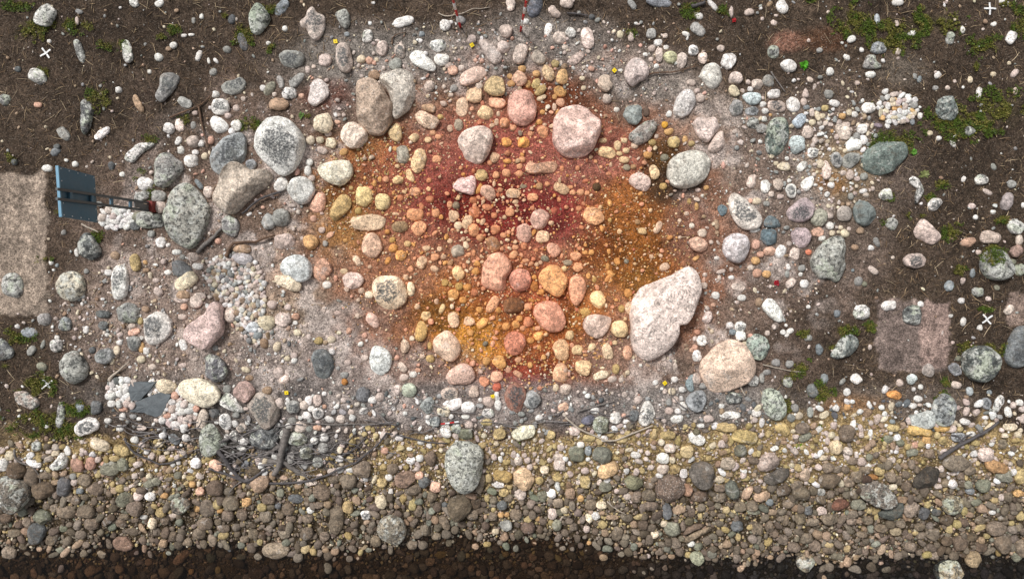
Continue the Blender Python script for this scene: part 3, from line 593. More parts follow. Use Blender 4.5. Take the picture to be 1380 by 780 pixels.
P eL:176,178,168 540,180 550,110 600,60 660,50 725,75 748,120 745,180 725,270 690,320 640,328 580,290 550,230 | great lichen-crusted boulder | standing on the shingle below the centre
P sL:148,138,122 185,510 210,455 260,435 320,455 345,510 335,570 290,608 240,595 200,560 | round brown boulder by the water | with a pale worn patch
P s 555,400 575,350 620,330 670,350 690,400 660,450 610,485 570,450
T 690 0
290,15,70,60,0,k; 222,62,75,45,45,k; 72,115,40,34,0,w; 190,160,70,40,-80,w; 252,200,74,68,0,k; 307,170,56,48,30,w; 280,250,38,32,0,k; 396,205,122,66,80,k; 335,312,95,50,-30,k; 140,305,80,62,45,k; 568,183,44,36,90,c; 626,195,58,34,95,k; 730,178,52,52,0,g; 768,225,46,36,0,w; 733,257,42,38,0,k; 773,290,82,40,90,k; 832,303,70,68,0,c:188,188,155; 892,320,86,62,-70,k; 700,287,28,22,0,w; 730,313,26,26,0,k; 760,350,30,28,0,w; 810,250,30,26,0,w; 805,190,28,28,0,k; 915,180,44,26,25,w; 632,25,70,34,55,g; 775,15,145,46,5,b; 190,385,95,60,65,c:207,178,145; 265,403,85,60,95,o; 130,388,44,34,0,o; 42,415,78,72,45,k:206,168,145; 128,440,60,44,-70,y; 150,477,75,42,-40,y; 252,482,72,54,20,o; 152,515,60,30,-25,c; 256,540,52,48,0,p; 228,337,46,44,0,y; 85,445,44,30,90,o; 225,510,30,30,0,o; 55,362,44,34,0,o; 370,412,30,26,0,c; 375,463,26,26,0,c; 273,350,36,30,0,t; 638,600,108,100,90,b:142,149,149; 500,520,50,50,0,k; 550,577,34,28,0,w; 705,590,50,36,90,n; 825,600,40,30,-60,w; 145,642,36,32,0,o; 60,750,62,58,0,o; 98,706,34,30,0,p; 12,675,40,30,90,p; 160,590,30,28,0,o; 555,765,60,40,90,c; 590,740,36,30,0,c; 480,740,46,28,0,c; 645,765,44,36,0,k; 735,750,44,36,0,y; 850,750,66,60,0,y; 910,733,44,30,90,o; 828,692,60,34,-15,o; 803,657,36,36,0,o:215,165,70; 942,755,34,34,0,y; 760,717,24,24,0,k; 420,92,34,34,0,d
P d:102,107,116 80,30 110,-10 160,-5 165,40 135,85 95,95 80,70
P k:198,184,180 590,390 600,340 640,302 690,315 722,360 715,405 660,435 635,460 600,430 | pale mauve boulder right of a yellow marker | at the upper right of the dig
P t:188,172,158 445,440 465,395 520,395 520,430 535,450 500,490 465,470
P k:220,190,184 215,670 225,610 260,565 330,552 400,560 430,600 470,640 465,690 430,780 400,815 340,835 270,825 215,760 | largest rose-white dome boulder | at the upper right of the ochre
P w:206,201,197 848,570 870,500 915,470 955,490 965,545 935,600 890,622 855,600
P p 128,680 150,658 190,670 192,715 165,735 140,710
P gL:165,156,150 600,720 680,650 740,630 770,660 720,740 660,770
T 690 200
55,60,40,34,90,p; 40,95,34,34,0,p; 38,133,46,32,0,p; 60,200,38,22,0,g; 142,198,42,40,0,t; 185,188,32,28,0,p; 262,108,36,24,90,r; 258,212,85,55,25,k; 358,232,42,38,0,p; 318,232,36,30,0,p; 305,205,40,22,0,p; 248,270,30,24,90,r; 395,235,28,28,0,p; 445,203,46,46,0,n; 108,257,58,44,0,p; 20,282,34,26,0,k; 3,335,44,30,90,p; 62,445,100,84,80,p:198,158,148; 162,463,74,66,0,k; 352,317,34,32,0,r; 376,290,22,22,0,r; 222,328,40,36,-40,r:172,84,70; 366,416,34,24,30,r; 748,125,80,54,75,c; 795,200,42,38,0,y; 590,60,60,38,0,c; 602,100,40,36,0,g; 638,98,30,30,0,t; 565,28,34,28,0,c; 600,12,40,30,0,c; 715,35,50,40,0,o; 500,22,95,62,15,c; 800,50,50,40,0,e; 440,70,24,24,0,p; 468,98,20,20,0,p; 337,567,58,52,0,p; 348,622,52,50,0,p; 293,600,50,34,0,g; 418,547,34,32,0,o; 383,547,30,26,0,o; 175,580,48,34,20,b; 275,633,36,32,0,c; 118,725,58,44,90,o:172,114,65; 118,676,30,28,0,o; 155,755,34,34,0,o; 685,435,50,38,0,c; 660,387,34,30,0,t; 768,415,70,36,-60,k; 515,378,24,24,0,y; 602,593,28,28,0,b; 555,595,44,36,60,o; 518,660,50,34,50,o; 400,670,36,24,90,o; 432,690,38,26,90,y; 520,693,20,20,0,o; 800,622,56,44,-20,k; 732,568,24,24,0,k; 880,380,22,22,0,k; 918,343,28,24,0,k; 932,278,32,24,90,y; 610,760,50,44,90,o; 665,690,22,22,0,o; 945,407,30,30,0,w; 503,620,40,24,90,o; 70,515,44,36,0,p; 18,520,38,34,0,p; 12,558,50,36,90,p; 75,590,44,24,0,p; 102,607,28,28,0,p; 128,535,24,24,0,r; 160,530,20,20,0,r; 150,600,24,24,0,k; 130,610,24,24,0,k; 355,525,30,24,0,r
P p:208,164,142 65,110 90,65 120,85 180,70 230,68 242,95 220,130 150,132 90,135
P p:203,168,158 92,375 110,330 160,318 200,345 198,385 160,425 115,425 | pale pink rimmed stone | at the dark red heart of the ochre
P p:208,154,134 177,515 200,493 245,505 260,545 225,580 195,560
P o:222,174,130 368,355 385,310 440,310 480,345 487,380 445,405 400,395 | peach-coloured rounded stone | right of the dark red heart
P k:226,203,194 607,180 625,138 670,125 720,150 735,190 710,228 655,222 | rosy white oval stone | left of the big white boulder
P c:208,203,196 810,150 820,80 860,35 930,12 1010,18 1040,60 1035,140 990,185 890,212 840,200 | big white oblong boulder | in a dark hollow right of the ochre
P o:222,168,120 137,690 150,640 185,605 250,615 290,670 292,710 262,780 225,782 165,740 | big orange wedge boulder | in the middle of the ochre
P p:212,154,126 297,745 305,680 345,655 385,690 392,740 375,790 335,830 308,800
T 690 400
88,130,54,54,0,r; 85,52,46,44,0,p; 38,113,36,34,0,o; 20,147,46,40,0,o; 57,165,34,30,0,p; 140,205,54,50,0,o; 98,228,40,36,0,o; 143,265,26,26,0,o; 135,165,34,26,0,p; 35,330,38,34,0,p; 95,357,36,30,90,o; 385,80,60,44,15,y; 617,57,70,46,75,k; 575,62,42,36,90,y; 305,200,54,44,90,c; 258,278,115,84,75,c:222,184,146; 342,278,58,54,0,c; 418,262,50,36,-50,c; 502,287,88,54,80,c; 540,240,30,26,0,c; 594,115,24,24,0,c; 373,370,88,78,10,c:226,194,156; 255,400,105,80,100,c:222,178,145; 462,412,85,44,-15,c; 545,378,58,40,95,y; 527,433,52,38,0,k; 575,435,30,30,0,k; 283,488,62,58,0,k; 230,478,46,32,90,c; 145,480,28,24,0,r; 475,372,34,14,0,c; 108,543,92,84,-60,dC; 268,580,60,46,-15,p; 142,637,46,40,0,w; 60,715,125,75,-15,c:215,210,188; 470,668,88,86,0,eL; 402,645,78,48,-10,d:95,95,108; 545,635,66,60,0,w; 435,595,50,40,0,w; 588,622,26,26,0,p; 600,655,40,26,0,w; 640,625,60,50,90,d; 665,540,52,42,-40,k; 330,705,60,50,0,k; 825,598,44,42,0,k; 873,600,34,32,0,w; 900,575,54,36,60,w; 868,640,66,44,-10,w; 840,497,42,40,0,c; 893,487,36,34,0,w; 803,497,34,26,90,k; 753,450,34,28,-50,w; 855,432,40,36,0,w; 825,553,44,30,90,g; 860,540,36,36,0,k; 858,365,50,24,90,k; 405,740,64,40,0,y; 205,722,46,44,0,y; 485,745,40,36,0,w; 575,745,66,50,0,y; 815,725,80,44,0,y; 797,320,36,24,90,k
P p:226,160,138 110,90 125,40 175,20 230,25 265,70 287,130 265,175 210,188 155,165 | large round salmon boulder | in the lower ochre
P c 405,10 420,-30 470,-35 492,10 490,45 465,72 430,50
P k:206,184,175 370,150 390,100 440,88 500,100 528,110 520,140 495,190 450,222 400,205 | banded grey-pink stone | left of a cream cube-like stone
P c:216,192,155 518,180 530,130 575,118 605,140 612,195 590,215 545,210
P p 580,295 590,255 620,255 635,310 615,340 590,325
P wC 660,650 690,560 715,540 745,580 752,620 730,665 690,680
P kF:222,206,200 624,98 632,20 694,-62 807,-97 839,-109 866,-132 920,-156 959,-117 979,-39 955,58 916,144 866,144 874,187 838,250 772,312 714,335 647,288 628,214 | huge pitted pinkish-white boulder | largest stone right of the ochre
T 690 580
60,255,125,110,60,k:206,177,148; 42,335,66,60,0,k; 340,120,85,84,0,e; 650,127,58,36,10,w; 795,143,70,58,15,w; 832,93,60,50,0,k; 922,113,70,66,0,c:200,180,140; 902,225,50,42,90,w; 775,235,44,30,0,w; 795,202,66,52,0,k; 858,200,56,56,0,y; 248,178,70,66,90,k; 172,205,50,46,0,c; 245,137,54,40,0,k; 145,262,50,40,0,y; 240,245,54,48,0,y; 385,210,48,40,0,k; 385,268,66,60,90,y; 490,293,68,58,0,e; 205,328,60,46,15,w; 158,345,60,60,0,e; 305,330,60,54,90,t; 360,355,44,36,90,o; 210,435,66,50,90,k; 275,417,44,40,0,c; 440,447,48,44,60,w; 408,457,52,40,50,c; 525,455,70,30,0,t; 393,517,42,40,0,k; 605,347,42,40,0,k; 550,317,30,28,0,k; 470,390,60,44,0,c; 415,385,66,60,0,s; 730,395,80,50,5,s; 722,340,78,56,10,s; 722,287,60,40,0,s; 880,415,76,46,-10,t; 815,425,88,50,90,d; 920,313,70,56,90,r:150,115,98; 655,345,72,50,-60,s; 695,452,46,40,0,s; 800,488,46,38,0,c; 845,515,90,80,0,e; 553,540,82,58,-75,s; 750,545,44,44,0,c; 860,590,60,56,0,s; 775,640,54,30,0,s; 838,660,44,32,0,t; 715,655,28,28,0,k; 940,595,40,36,0,w; 235,495,66,52,-70,e; 148,518,48,36,90,n; 20,440,66,66,0,s; 75,428,36,34,0,s; 277,535,42,42,0,s; 325,508,48,44,0,s; 300,475,46,36,0,s; 240,380,60,50,0,s; 440,530,40,36,0,s; 215,705,54,54,0,n; 245,762,56,40,0,n; 405,588,28,28,0,o; 118,590,34,34,0,t; 195,540,30,30,0,n; 135,460,30,30,0,o; 35,160,50,50,0,k; 80,155,36,36,0,k; 95,190,40,36,0,k; 65,128,28,28,0,k; 258,90,44,36,0,k; 360,75,40,36,0,w; 400,105,56,36,90,b
P d:108,111,100 418,125 440,88 490,85 530,115 520,165 470,175 425,150 | flat dark grey shore stone | touching an ochre-pink stone
P y:188,158,122 448,215 470,175 540,155 570,185 550,225 490,258 455,245
P e:118,118,96 585,260 620,230 680,250 695,285 650,312 605,300
P nG:120,105,92 750,310 770,255 830,232 890,250 910,300 890,350 835,385 775,360 | large round brown shore boulder | lower right of centre
P n 40,510 65,475 110,475 128,510 110,540 60,540
T 920 0
348,65,56,36,-10,k; 255,65,72,24,90,k; 80,155,88,58,35,g; 82,85,54,36,10,w; 20,180,44,26,25,w; 410,45,20,18,0,w; 478,122,36,28,30,k; 490,83,24,16,0,k; 458,22,44,24,-40,t; 418,100,20,20,0,k; 765,65,22,20,0,k; 55,268,54,54,0,wC; 105,305,62,48,90,k; 200,255,44,36,0,k; 238,320,84,72,-70,w; 275,412,70,66,0,k; 475,275,70,60,90,gL; 392,445,58,58,0,k; 448,428,66,62,0,g; 355,470,32,28,0,w; 270,478,68,50,55,c; 345,432,30,28,0,k; 478,497,76,48,-15,w; 280,567,86,70,90,gC; 362,583,72,48,-8,dC; 493,558,95,62,10,kC; 580,550,82,72,70,w; 420,550,38,34,0,w; 432,586,34,32,0,w; 428,625,34,30,0,w; 372,648,62,60,20,gL; 415,675,56,50,0,g; 462,605,20,20,0,o; 315,478,24,24,0,k; 422,515,20,20,0,k; 600,760,90,85,70,b:188,200,200; 45,435,56,34,15,k; 75,478,30,30,0,k; 92,515,50,44,90,k; 885,208,50,40,-30,w; 862,303,44,28,40,w; 775,378,44,44,0,w; 668,420,40,28,40,k; 918,437,30,28,0,k; 768,498,50,48,0,g; 798,543,60,40,10,w; 940,262,30,24,90,w; 662,215,20,20,0,k; 720,265,36,28,0,g; 845,690,92,70,75,k; 858,660,44,40,0,k; 880,683,30,28,0,k; 680,593,48,30,80,k; 710,610,66,28,75,c; 735,612,36,30,0,c; 747,570,40,36,0,y; 683,645,40,36,0,c; 750,650,30,28,0,k; 838,612,40,32,0,o; 873,590,40,30,90,c; 905,602,38,36,0,w; 940,680,52,50,0,w; 915,722,56,44,90,g; 948,735,56,44,90,w; 655,695,70,56,90,k; 650,565,36,26,0,b; 635,535,46,36,90,k; 695,740,40,30,90,k; 808,720,34,24,90,k; 785,690,20,20,0,o; 275,693,34,26,0,k; 158,30,90,26,50,w
P w 487,30 500,5 530,0 555,35 550,65 525,78 500,60
P w:206,207,198 85,400 110,350 155,330 195,350 212,410 185,460 145,470 110,440 | pale grey rounded triangle boulder | at the upper right edge of the dig
P w 508,340 530,315 575,315 602,345 590,378 540,382 | white blocky stone beside a green plant | upper right
P b:185,196,198 308,505 340,485 400,490 412,520 395,550 350,555
P b:165,178,188 570,640 610,600 645,590 655,630 610,680 580,665
P dL:98,110,106 445,650 480,622 530,622 555,665 550,740 540,810 490,838 440,800 432,740 | dark green-grey oblong boulder | among pale cobbles at right
P k:208,190,182 48,650 75,618 180,615 210,660 200,680 165,705 130,755 80,725 | pale cracked flat boulder, left half | above the big white oblong boulder
P k:208,190,182 135,770 170,707 205,684 228,740 215,780 170,805 130,790
P k 640,465 650,462 670,515 622,515
T 920 200
535,95,70,50,5,c; 630,92,62,44,-40,w; 683,22,58,56,0,wC; 757,115,108,50,92,k; 808,60,90,54,80,gC; 722,82,52,44,90,c; 548,55,24,24,0,w; 490,80,28,26,0,c; 435,200,70,50,85,w; 500,188,62,52,90,k; 570,222,80,56,90,wC; 780,193,44,36,0,w; 560,170,24,24,0,w; 388,278,54,36,0,c; 465,240,34,34,0,k; 440,290,36,30,0,g; 103,445,52,48,0,k; 717,368,92,80,-60,e:142,142,132; 620,467,108,100,90,k:178,162,165; 707,440,62,48,-10,p; 850,343,80,80,0,k:170,162,158; 587,552,66,52,100,k; 515,540,72,54,-60,w; 457,540,62,48,0,p; 385,590,50,42,0,o; 393,655,48,46,0,p; 442,662,50,40,0,o; 357,627,36,34,0,k; 410,557,40,34,0,p; 383,505,54,44,90,p; 560,500,30,30,0,k; 662,545,36,32,0,r:212,118,94; 775,407,44,44,0,w; 853,447,50,44,40,c; 785,445,32,32,0,c; 733,472,36,28,0,w; 775,355,36,30,0,k; 935,433,50,36,0,t; 830,415,26,26,0,c; 820,440,20,20,0,c; 570,708,64,44,-40,k; 640,712,50,46,0,wL; 625,630,40,36,0,g; 620,662,24,24,0,w; 555,622,38,22,80,w; 290,730,80,40,15,k; 110,720,40,36,0,k; 118,664,30,24,0,k; 200,648,56,24,-15,k; 255,678,34,22,0,w; 255,635,24,24,0,k; 192,680,34,22,90,k; 180,576,30,22,0,w; 70,577,44,22,-30,o; 150,493,24,24,0,k; 125,207,30,28,0,o; 73,305,46,22,90,o; 35,275,32,24,90,y; 105,250,20,20,0,w; 18,343,24,24,0,k; 45,408,30,28,0,k; 177,400,60,28,80,t; 173,772,44,40,0,w; 305,775,50,20,0,g; 905,520,40,34,0,t; 922,700,54,44,90,g; 955,712,30,30,0,e; 380,430,60,26,-10,w
P gC 835,50 870,22 935,30 920,75 880,112 840,95
P k 332,190 350,140 390,135 380,205 350,212
P w 615,190 640,160 690,135 685,190 650,235
P wC:205,198,190 240,260 265,228 300,245 350,285 410,345 420,390 385,425 320,428 280,395 250,330 | pear-shaped pale boulder with dark flecks | left of the two slate-blue halves
P b:105,120,130 178,310 205,292 240,315 225,350 200,358
P b:108,119,126 425,385 450,348 490,360 522,415 470,420 425,410 | slate-blue broken half, upper one | right of the pear-shaped boulder
P b:102,119,127 408,440 420,421 480,427 500,455 490,500 445,515 412,480 | slate-blue broken half, lower one | right of the pear-shaped boulder
P k:196,188,188 210,540 220,470 275,440 330,455 355,510 335,575 290,607 235,580 | smooth grey-mauve boulder | below the pear-shaped boulder
P p:226,188,170 28,485 65,462 105,470 135,500 125,535 85,548 45,530 | smooth pale pink bean stone | above the huge pitted boulder
P kC:184,168,168 540,330 610,270 650,258 695,305 680,360 630,390 560,380 | mauve angular boulder with dark top | right of the slate-blue halves
P gL:155,154,148 675,580 720,510 780,465 835,462 845,540 848,650 810,708 770,680 720,690 680,630 | black-flecked half-round boulder | with a straight right side
T 920 400
400,25,56,34,90,t; 130,110,70,50,-60,k; 305,155,60,58,0,wC; 250,150,42,40,0,w; 305,203,54,52,0,w; 263,185,36,34,0,b; 100,227,60,50,90,w; 153,181,26,26,0,c; 65,220,30,30,0,k; 65,265,34,30,0,p; 182,238,30,24,90,k; 45,280,24,24,0,p; 193,200,20,20,0,k; 287,30,26,20,0,k; 310,5,50,36,0,w; 172,0,44,36,0,w; 75,185,40,30,0,r; 160,42,30,24,0,p; 75,310,60,52,90,w; 370,440,62,60,0,wL; 415,428,56,28,90,g; 445,395,50,30,0,g; 490,345,50,40,0,gL; 70,430,60,50,90,k; 105,468,40,36,0,g; 270,530,80,60,0,dL; 250,620,120,40,0,w; 135,640,60,40,0,k; 385,610,60,40,0,w; 717,275,62,40,85,b; 565,178,40,28,-30,w; 528,185,30,30,0,w; 547,200,26,26,0,w; 543,150,18,18,0,w; 563,352,46,42,0,g; 553,447,56,54,0,gL; 680,490,74,60,70,d; 745,430,62,38,90,b; 840,443,46,26,-50,g; 910,430,60,56,45,w; 863,498,44,38,90,wC; 590,585,44,44,0,gL; 812,88,40,36,90,b; 660,52,22,22,0,w; 445,190,30,30,0,k; 660,215,44,36,0,g; 75,748,92,58,25,w; 230,685,125,50,5,y; 335,735,130,70,10,y; 630,690,75,60,0,s; 525,695,90,60,30,y:190,168,120; 870,715,100,75,-70,s; 745,620,66,36,-20,c; 645,735,75,40,-25,e; 795,675,40,40,0,k; 865,580,36,34,0,o; 955,605,50,44,90,s; 580,705,30,24,0,c; 595,735,36,30,0,k
P w:228,228,224 410,55 440,10 475,10 510,60 540,120 510,135 470,120 | bright white club-shaped stone | alone right of the dig
P gL:155,168,160 330,250 350,205 390,190 440,215 462,265 445,310 400,335 355,320 | round grey-green speckled stone | touching the large pink-orange boulder
P kR:216,190,172 86,375 98,335 145,288 205,238 262,220 315,242 352,300 378,350 374,408 335,452 245,492 180,508 128,482 100,432 | large pink-orange boulder | with a smooth flat top at the bank edge
P eL:190,198,184 415,540 425,490 460,478 505,500 540,570 540,620 500,655 455,635 425,590 | pale green lichen oval stone | at the bank edge below the pink-orange boulder
P dC 10,540 50,500 110,490 128,530 105,590 70,605 30,585
P b:140,152,158 10,450 45,405 70,410 55,450 60,495 30,500
P dL:110,115,114 775,300 830,215 875,190 920,220 918,260 880,305 820,328 780,320 | dark tilted stone with a pinkish underside | between moss tufts at right
T 920 580
235,172,85,66,0,s:165,152,138; 205,70,44,40,90,k; 305,105,66,66,0,e; 370,155,60,44,0,s; 805,88,80,64,60,c:210,190,158; 870,108,52,48,0,k; 762,55,46,30,90,k; 735,143,40,30,0,c; 640,230,75,58,90,k:175,155,138; 765,195,60,60,0,s; 810,205,56,36,0,s; 855,205,44,40,0,s; 890,160,60,44,0,s; 940,162,54,48,0,k; 915,240,66,62,0,s; 875,275,56,50,0,s; 600,290,62,60,0,s; 625,330,95,80,0,s; 530,315,80,60,0,n; 725,322,50,40,0,g; 725,360,56,50,0,s; 778,333,46,44,0,s; 895,335,48,44,90,s; 415,345,88,55,-8,t; 195,302,60,46,0,s; 195,350,75,54,0,s; 90,345,95,62,0,n; 192,255,50,40,0,c; 300,400,66,62,0,s; 365,395,72,60,0,s; 368,428,80,28,0,e; 458,377,44,42,0,b; 555,385,66,48,0,s; 660,420,46,46,0,d; 732,423,54,46,0,k; 925,390,80,60,0,e; 900,437,66,40,0,s; 618,462,60,60,0,s; 685,480,64,48,0,s; 775,465,90,60,0,s; 540,470,60,36,90,s; 455,500,66,44,90,s; 392,515,66,66,0,s; 285,500,66,60,0,d; 195,535,46,40,0,s; 207,447,50,30,0,s; 480,540,50,44,0,s; 528,572,60,56,0,s; 650,565,70,60,0,s; 697,605,66,62,0,s; 765,625,70,44,0,s; 45,595,44,34,-50,w; 82,608,50,40,0,e; 490,618,52,36,0,s; 388,640,44,40,0,t; 460,663,40,30,0,t; 865,690,60,44,90,t; 908,665,36,36,0,t; 305,720,56,40,-20,t; 325,600,40,36,0,s; 940,545,60,36,0,s; 170,675,36,36,0,s; 382,700,28,28,0,s; 175,745,20,16,0,o; 45,430,50,40,90,s; 155,405,40,30,0,s; 160,435,36,36,0,s
P d:98,94,88 30,230 55,170 100,155 155,180 165,230 150,290 110,312 60,290 | dark round shore boulder with pale streaks | lower right shingle
P s:160,145,138 390,180 410,130 460,108 500,135 505,180 450,218 405,212 | grey-pink stone resting on a darker one | on the shingle
P d:94,90,84 418,240 460,222 510,192 560,195 565,235 520,275 470,288 430,270
P s 712,260 740,225 820,230 828,260 790,300 740,305
P d:98,103,96 222,290 245,258 280,265 300,320 290,355 255,362 225,330
P p:195,165,145 305,345 320,310 365,285 375,305 345,365 310,360
P n:115,82,70 775,395 810,355 860,360 888,385 850,415 790,420 | reddish-brown angular shore stone | on the right shingle
P s:135,120,102 0,572 60,534 150,495 165,515 70,565 15,605 | long flat brown slab by the water | lower right
P n 0,540 40,490 110,485 130,493 50,528 0,560
P s 545,605 570,580 610,590 628,620 600,642 555,635
P e:158,160,138 30,655 55,630 100,635 120,680 90,718 50,695
P sL:152,138,116 595,690 610,650 660,642 695,680 690,720 640,745 605,720 | brown boulder standing in dark water | right of centre at the bottom
T 1130 0
310,15,62,36,0,w; 208,255,85,66,10,bL; 170,393,60,36,8,w; 383,178,50,30,-30,w; 588,202,64,46,100,gL; 652,157,48,24,85,w; 815,128,34,24,-20,w; 908,195,82,50,-60,w; 858,8,30,28,0,w; 312,272,40,34,90,k; 122,262,30,18,90,w; 522,395,44,34,-30,w; 425,418,40,24,-75,b; 402,402,34,24,90,g; 925,388,56,34,-60,k; 813,390,34,28,0,c; 692,420,40,28,90,c; 738,490,66,30,95,w; 930,480,46,28,90,k; 610,428,20,20,0,k; 573,463,28,26,0,k; 897,333,22,22,0,c; 235,320,24,24,0,w; 248,480,40,30,-40,w; 230,520,36,30,90,g; 510,463,30,26,0,g; 155,567,74,62,-15,w; 690,690,54,50,0,gL; 478,702,34,28,0,c; 527,728,30,26,0,w; 600,755,50,24,50,w; 205,660,56,24,10,k:150,135,145; 60,683,30,28,0,k; 148,660,30,28,0,k; 258,663,34,24,55,w; 285,545,34,32,0,c; 293,573,30,26,0,o; 395,555,46,38,0,g; 397,597,34,34,0,c; 370,615,34,28,90,c; 428,608,34,26,90,w; 388,640,40,24,90,b; 75,765,85,60,-10,w
P b:180,188,192 185,90 200,65 222,100 210,150 195,130
P gL 128,330 150,290 190,290 195,320 225,345 220,362 125,362 | boot-shaped grey-white stone | below a blue-grey stone at upper right
P gL:122,132,130 512,565 530,515 590,508 612,560 622,605 600,635 545,628 520,600 | grey-green squarish stone near the pebble heap | upper right
T 1130 200
133,148,44,40,0,g; 97,160,36,28,0,k; 145,245,34,30,0,k; 130,225,50,24,-15,w; 65,253,40,36,90,g; 55,423,24,24,0,k; 25,130,36,30,0,k; 60,140,60,40,90,k; 280,398,68,62,40,gL; 200,493,60,34,65,gC; 170,523,34,30,0,w; 88,523,40,28,0,k; 182,640,70,32,40,k; 75,640,18,18,0,b; 748,165,70,54,-10,wL; 815,98,44,26,60,g; 910,188,46,44,0,gC; 783,230,62,26,30,k; 883,277,95,58,-70,k:150,142,142; 812,335,30,26,0,w; 720,363,28,28,0,w; 657,162,34,24,-70,w; 700,303,40,34,0,k; 970,300,30,20,90,w; 930,410,88,76,35,wL; 798,465,105,70,10,k; 935,540,70,60,-30,k:165,140,132; 950,480,60,40,90,k; 735,545,30,30,0,k; 948,640,66,60,90,eL; 912,598,40,34,0,e; 705,657,52,30,90,b; 580,722,60,44,-70,b; 733,755,66,50,0,gL; 653,695,36,28,90,k; 833,730,30,30,0,e; 285,573,20,20,0,k
P dG:112,124,120 115,75 130,10 160,-25 240,-40 320,-20 360,10 362,40 320,85 270,125 215,142 150,125 | big dark green-grey boulder | at the upper right among pale pebbles
P b:125,134,134 72,320 95,275 140,278 185,315 200,355 170,400 130,412 90,385 | smooth slate-grey boulder | below the big dark green-grey boulder
P wL 205,250 230,215 270,207 280,245 293,265 270,275 225,270
P wL 365,165 390,140 425,160 450,215 435,265 405,300 388,285 412,240 410,190 375,190 | hook-shaped pale lichen stone | on dark soil at right
P wC 470,290 490,260 530,265 545,290 510,332 472,322
P k:202,184,176 390,430 420,385 440,368 480,410 535,455 525,490 490,510 430,480 405,470 | pinkish-white pointed boulder | on dark soil at right
P kC 340,580 365,555 430,550 455,580 450,615 410,632 350,615
P p:160,128,114 632,500 665,470 715,465 725,490 690,522 655,515
P gL 745,620 760,560 800,530 860,540 900,590 915,650 880,685 830,697 780,680 | moss-capped grey boulder | near the right edge
T 1130 400
118,80,86,80,0,wL; 262,48,76,54,-15,w; 432,38,36,34,0,w; 385,95,105,90,90,dL; 645,20,40,32,0,w; 787,10,30,26,0,k; 590,100,24,20,0,w; 655,130,54,30,90,w; 743,162,32,32,0,w; 895,70,60,44,-40,k; 600,240,20,20,0,k; 612,380,72,54,60,dC; 628,322,34,30,0,e; 618,463,56,40,20,k; 688,495,48,36,90,b:190,195,200; 793,500,30,24,0,b; 468,387,70,66,90,k:165,158,152; 383,430,58,46,-40,b:195,202,204; 320,450,40,36,90,k; 430,472,30,28,0,w; 415,535,50,38,0,wC; 245,485,48,30,-60,w; 292,515,76,46,8,o:206,148,92; 390,570,46,30,0,w; 395,485,24,24,0,w; 165,265,30,22,90,k; 228,580,34,30,0,w; 775,560,62,50,80,dC; 838,560,100,44,-65,wL; 890,605,60,40,90,wC; 672,600,56,36,-70,k; 665,655,60,36,10,w; 772,633,40,22,0,w; 695,720,50,30,0,w; 630,735,75,50,0,dC; 950,555,40,36,0,w; 975,640,50,50,0,k; 920,570,36,36,0,k; 150,610,54,50,0,t; 45,580,36,36,0,o; 285,688,62,38,0,y; 430,705,130,55,10,o:198,165,110; 285,655,30,26,0,b; 45,715,90,88,0,s; 545,690,80,36,0,o:190,155,100; 120,725,30,30,0,k; 465,750,54,44,0,o; 545,755,44,44,0,y; 325,765,44,40,0,e; 945,725,44,40,0,c; 900,685,80,40,0,c; 800,680,60,36,-35,c
P dL:95,102,100 655,340 665,285 720,258 780,258 820,300 832,360 805,415 760,448 705,440 665,400 | round dark boulder with pale green lichen | below the lower right cross
P dC:110,118,118 885,250 905,200 940,150 990,160 1010,300 985,360 940,378 885,350 870,310 | dark boulder with a pale rim at the right edge | cut by the picture edge
P bL:135,142,142 500,560 540,505 590,520 612,570 600,640 560,680 510,670 490,620 | blue-grey stone with a pale lichen spot | joined to a whiter stone on the right bank
P w:190,192,190 370,620 420,615 490,590 505,650 490,690 430,700 385,680
T 1130 580
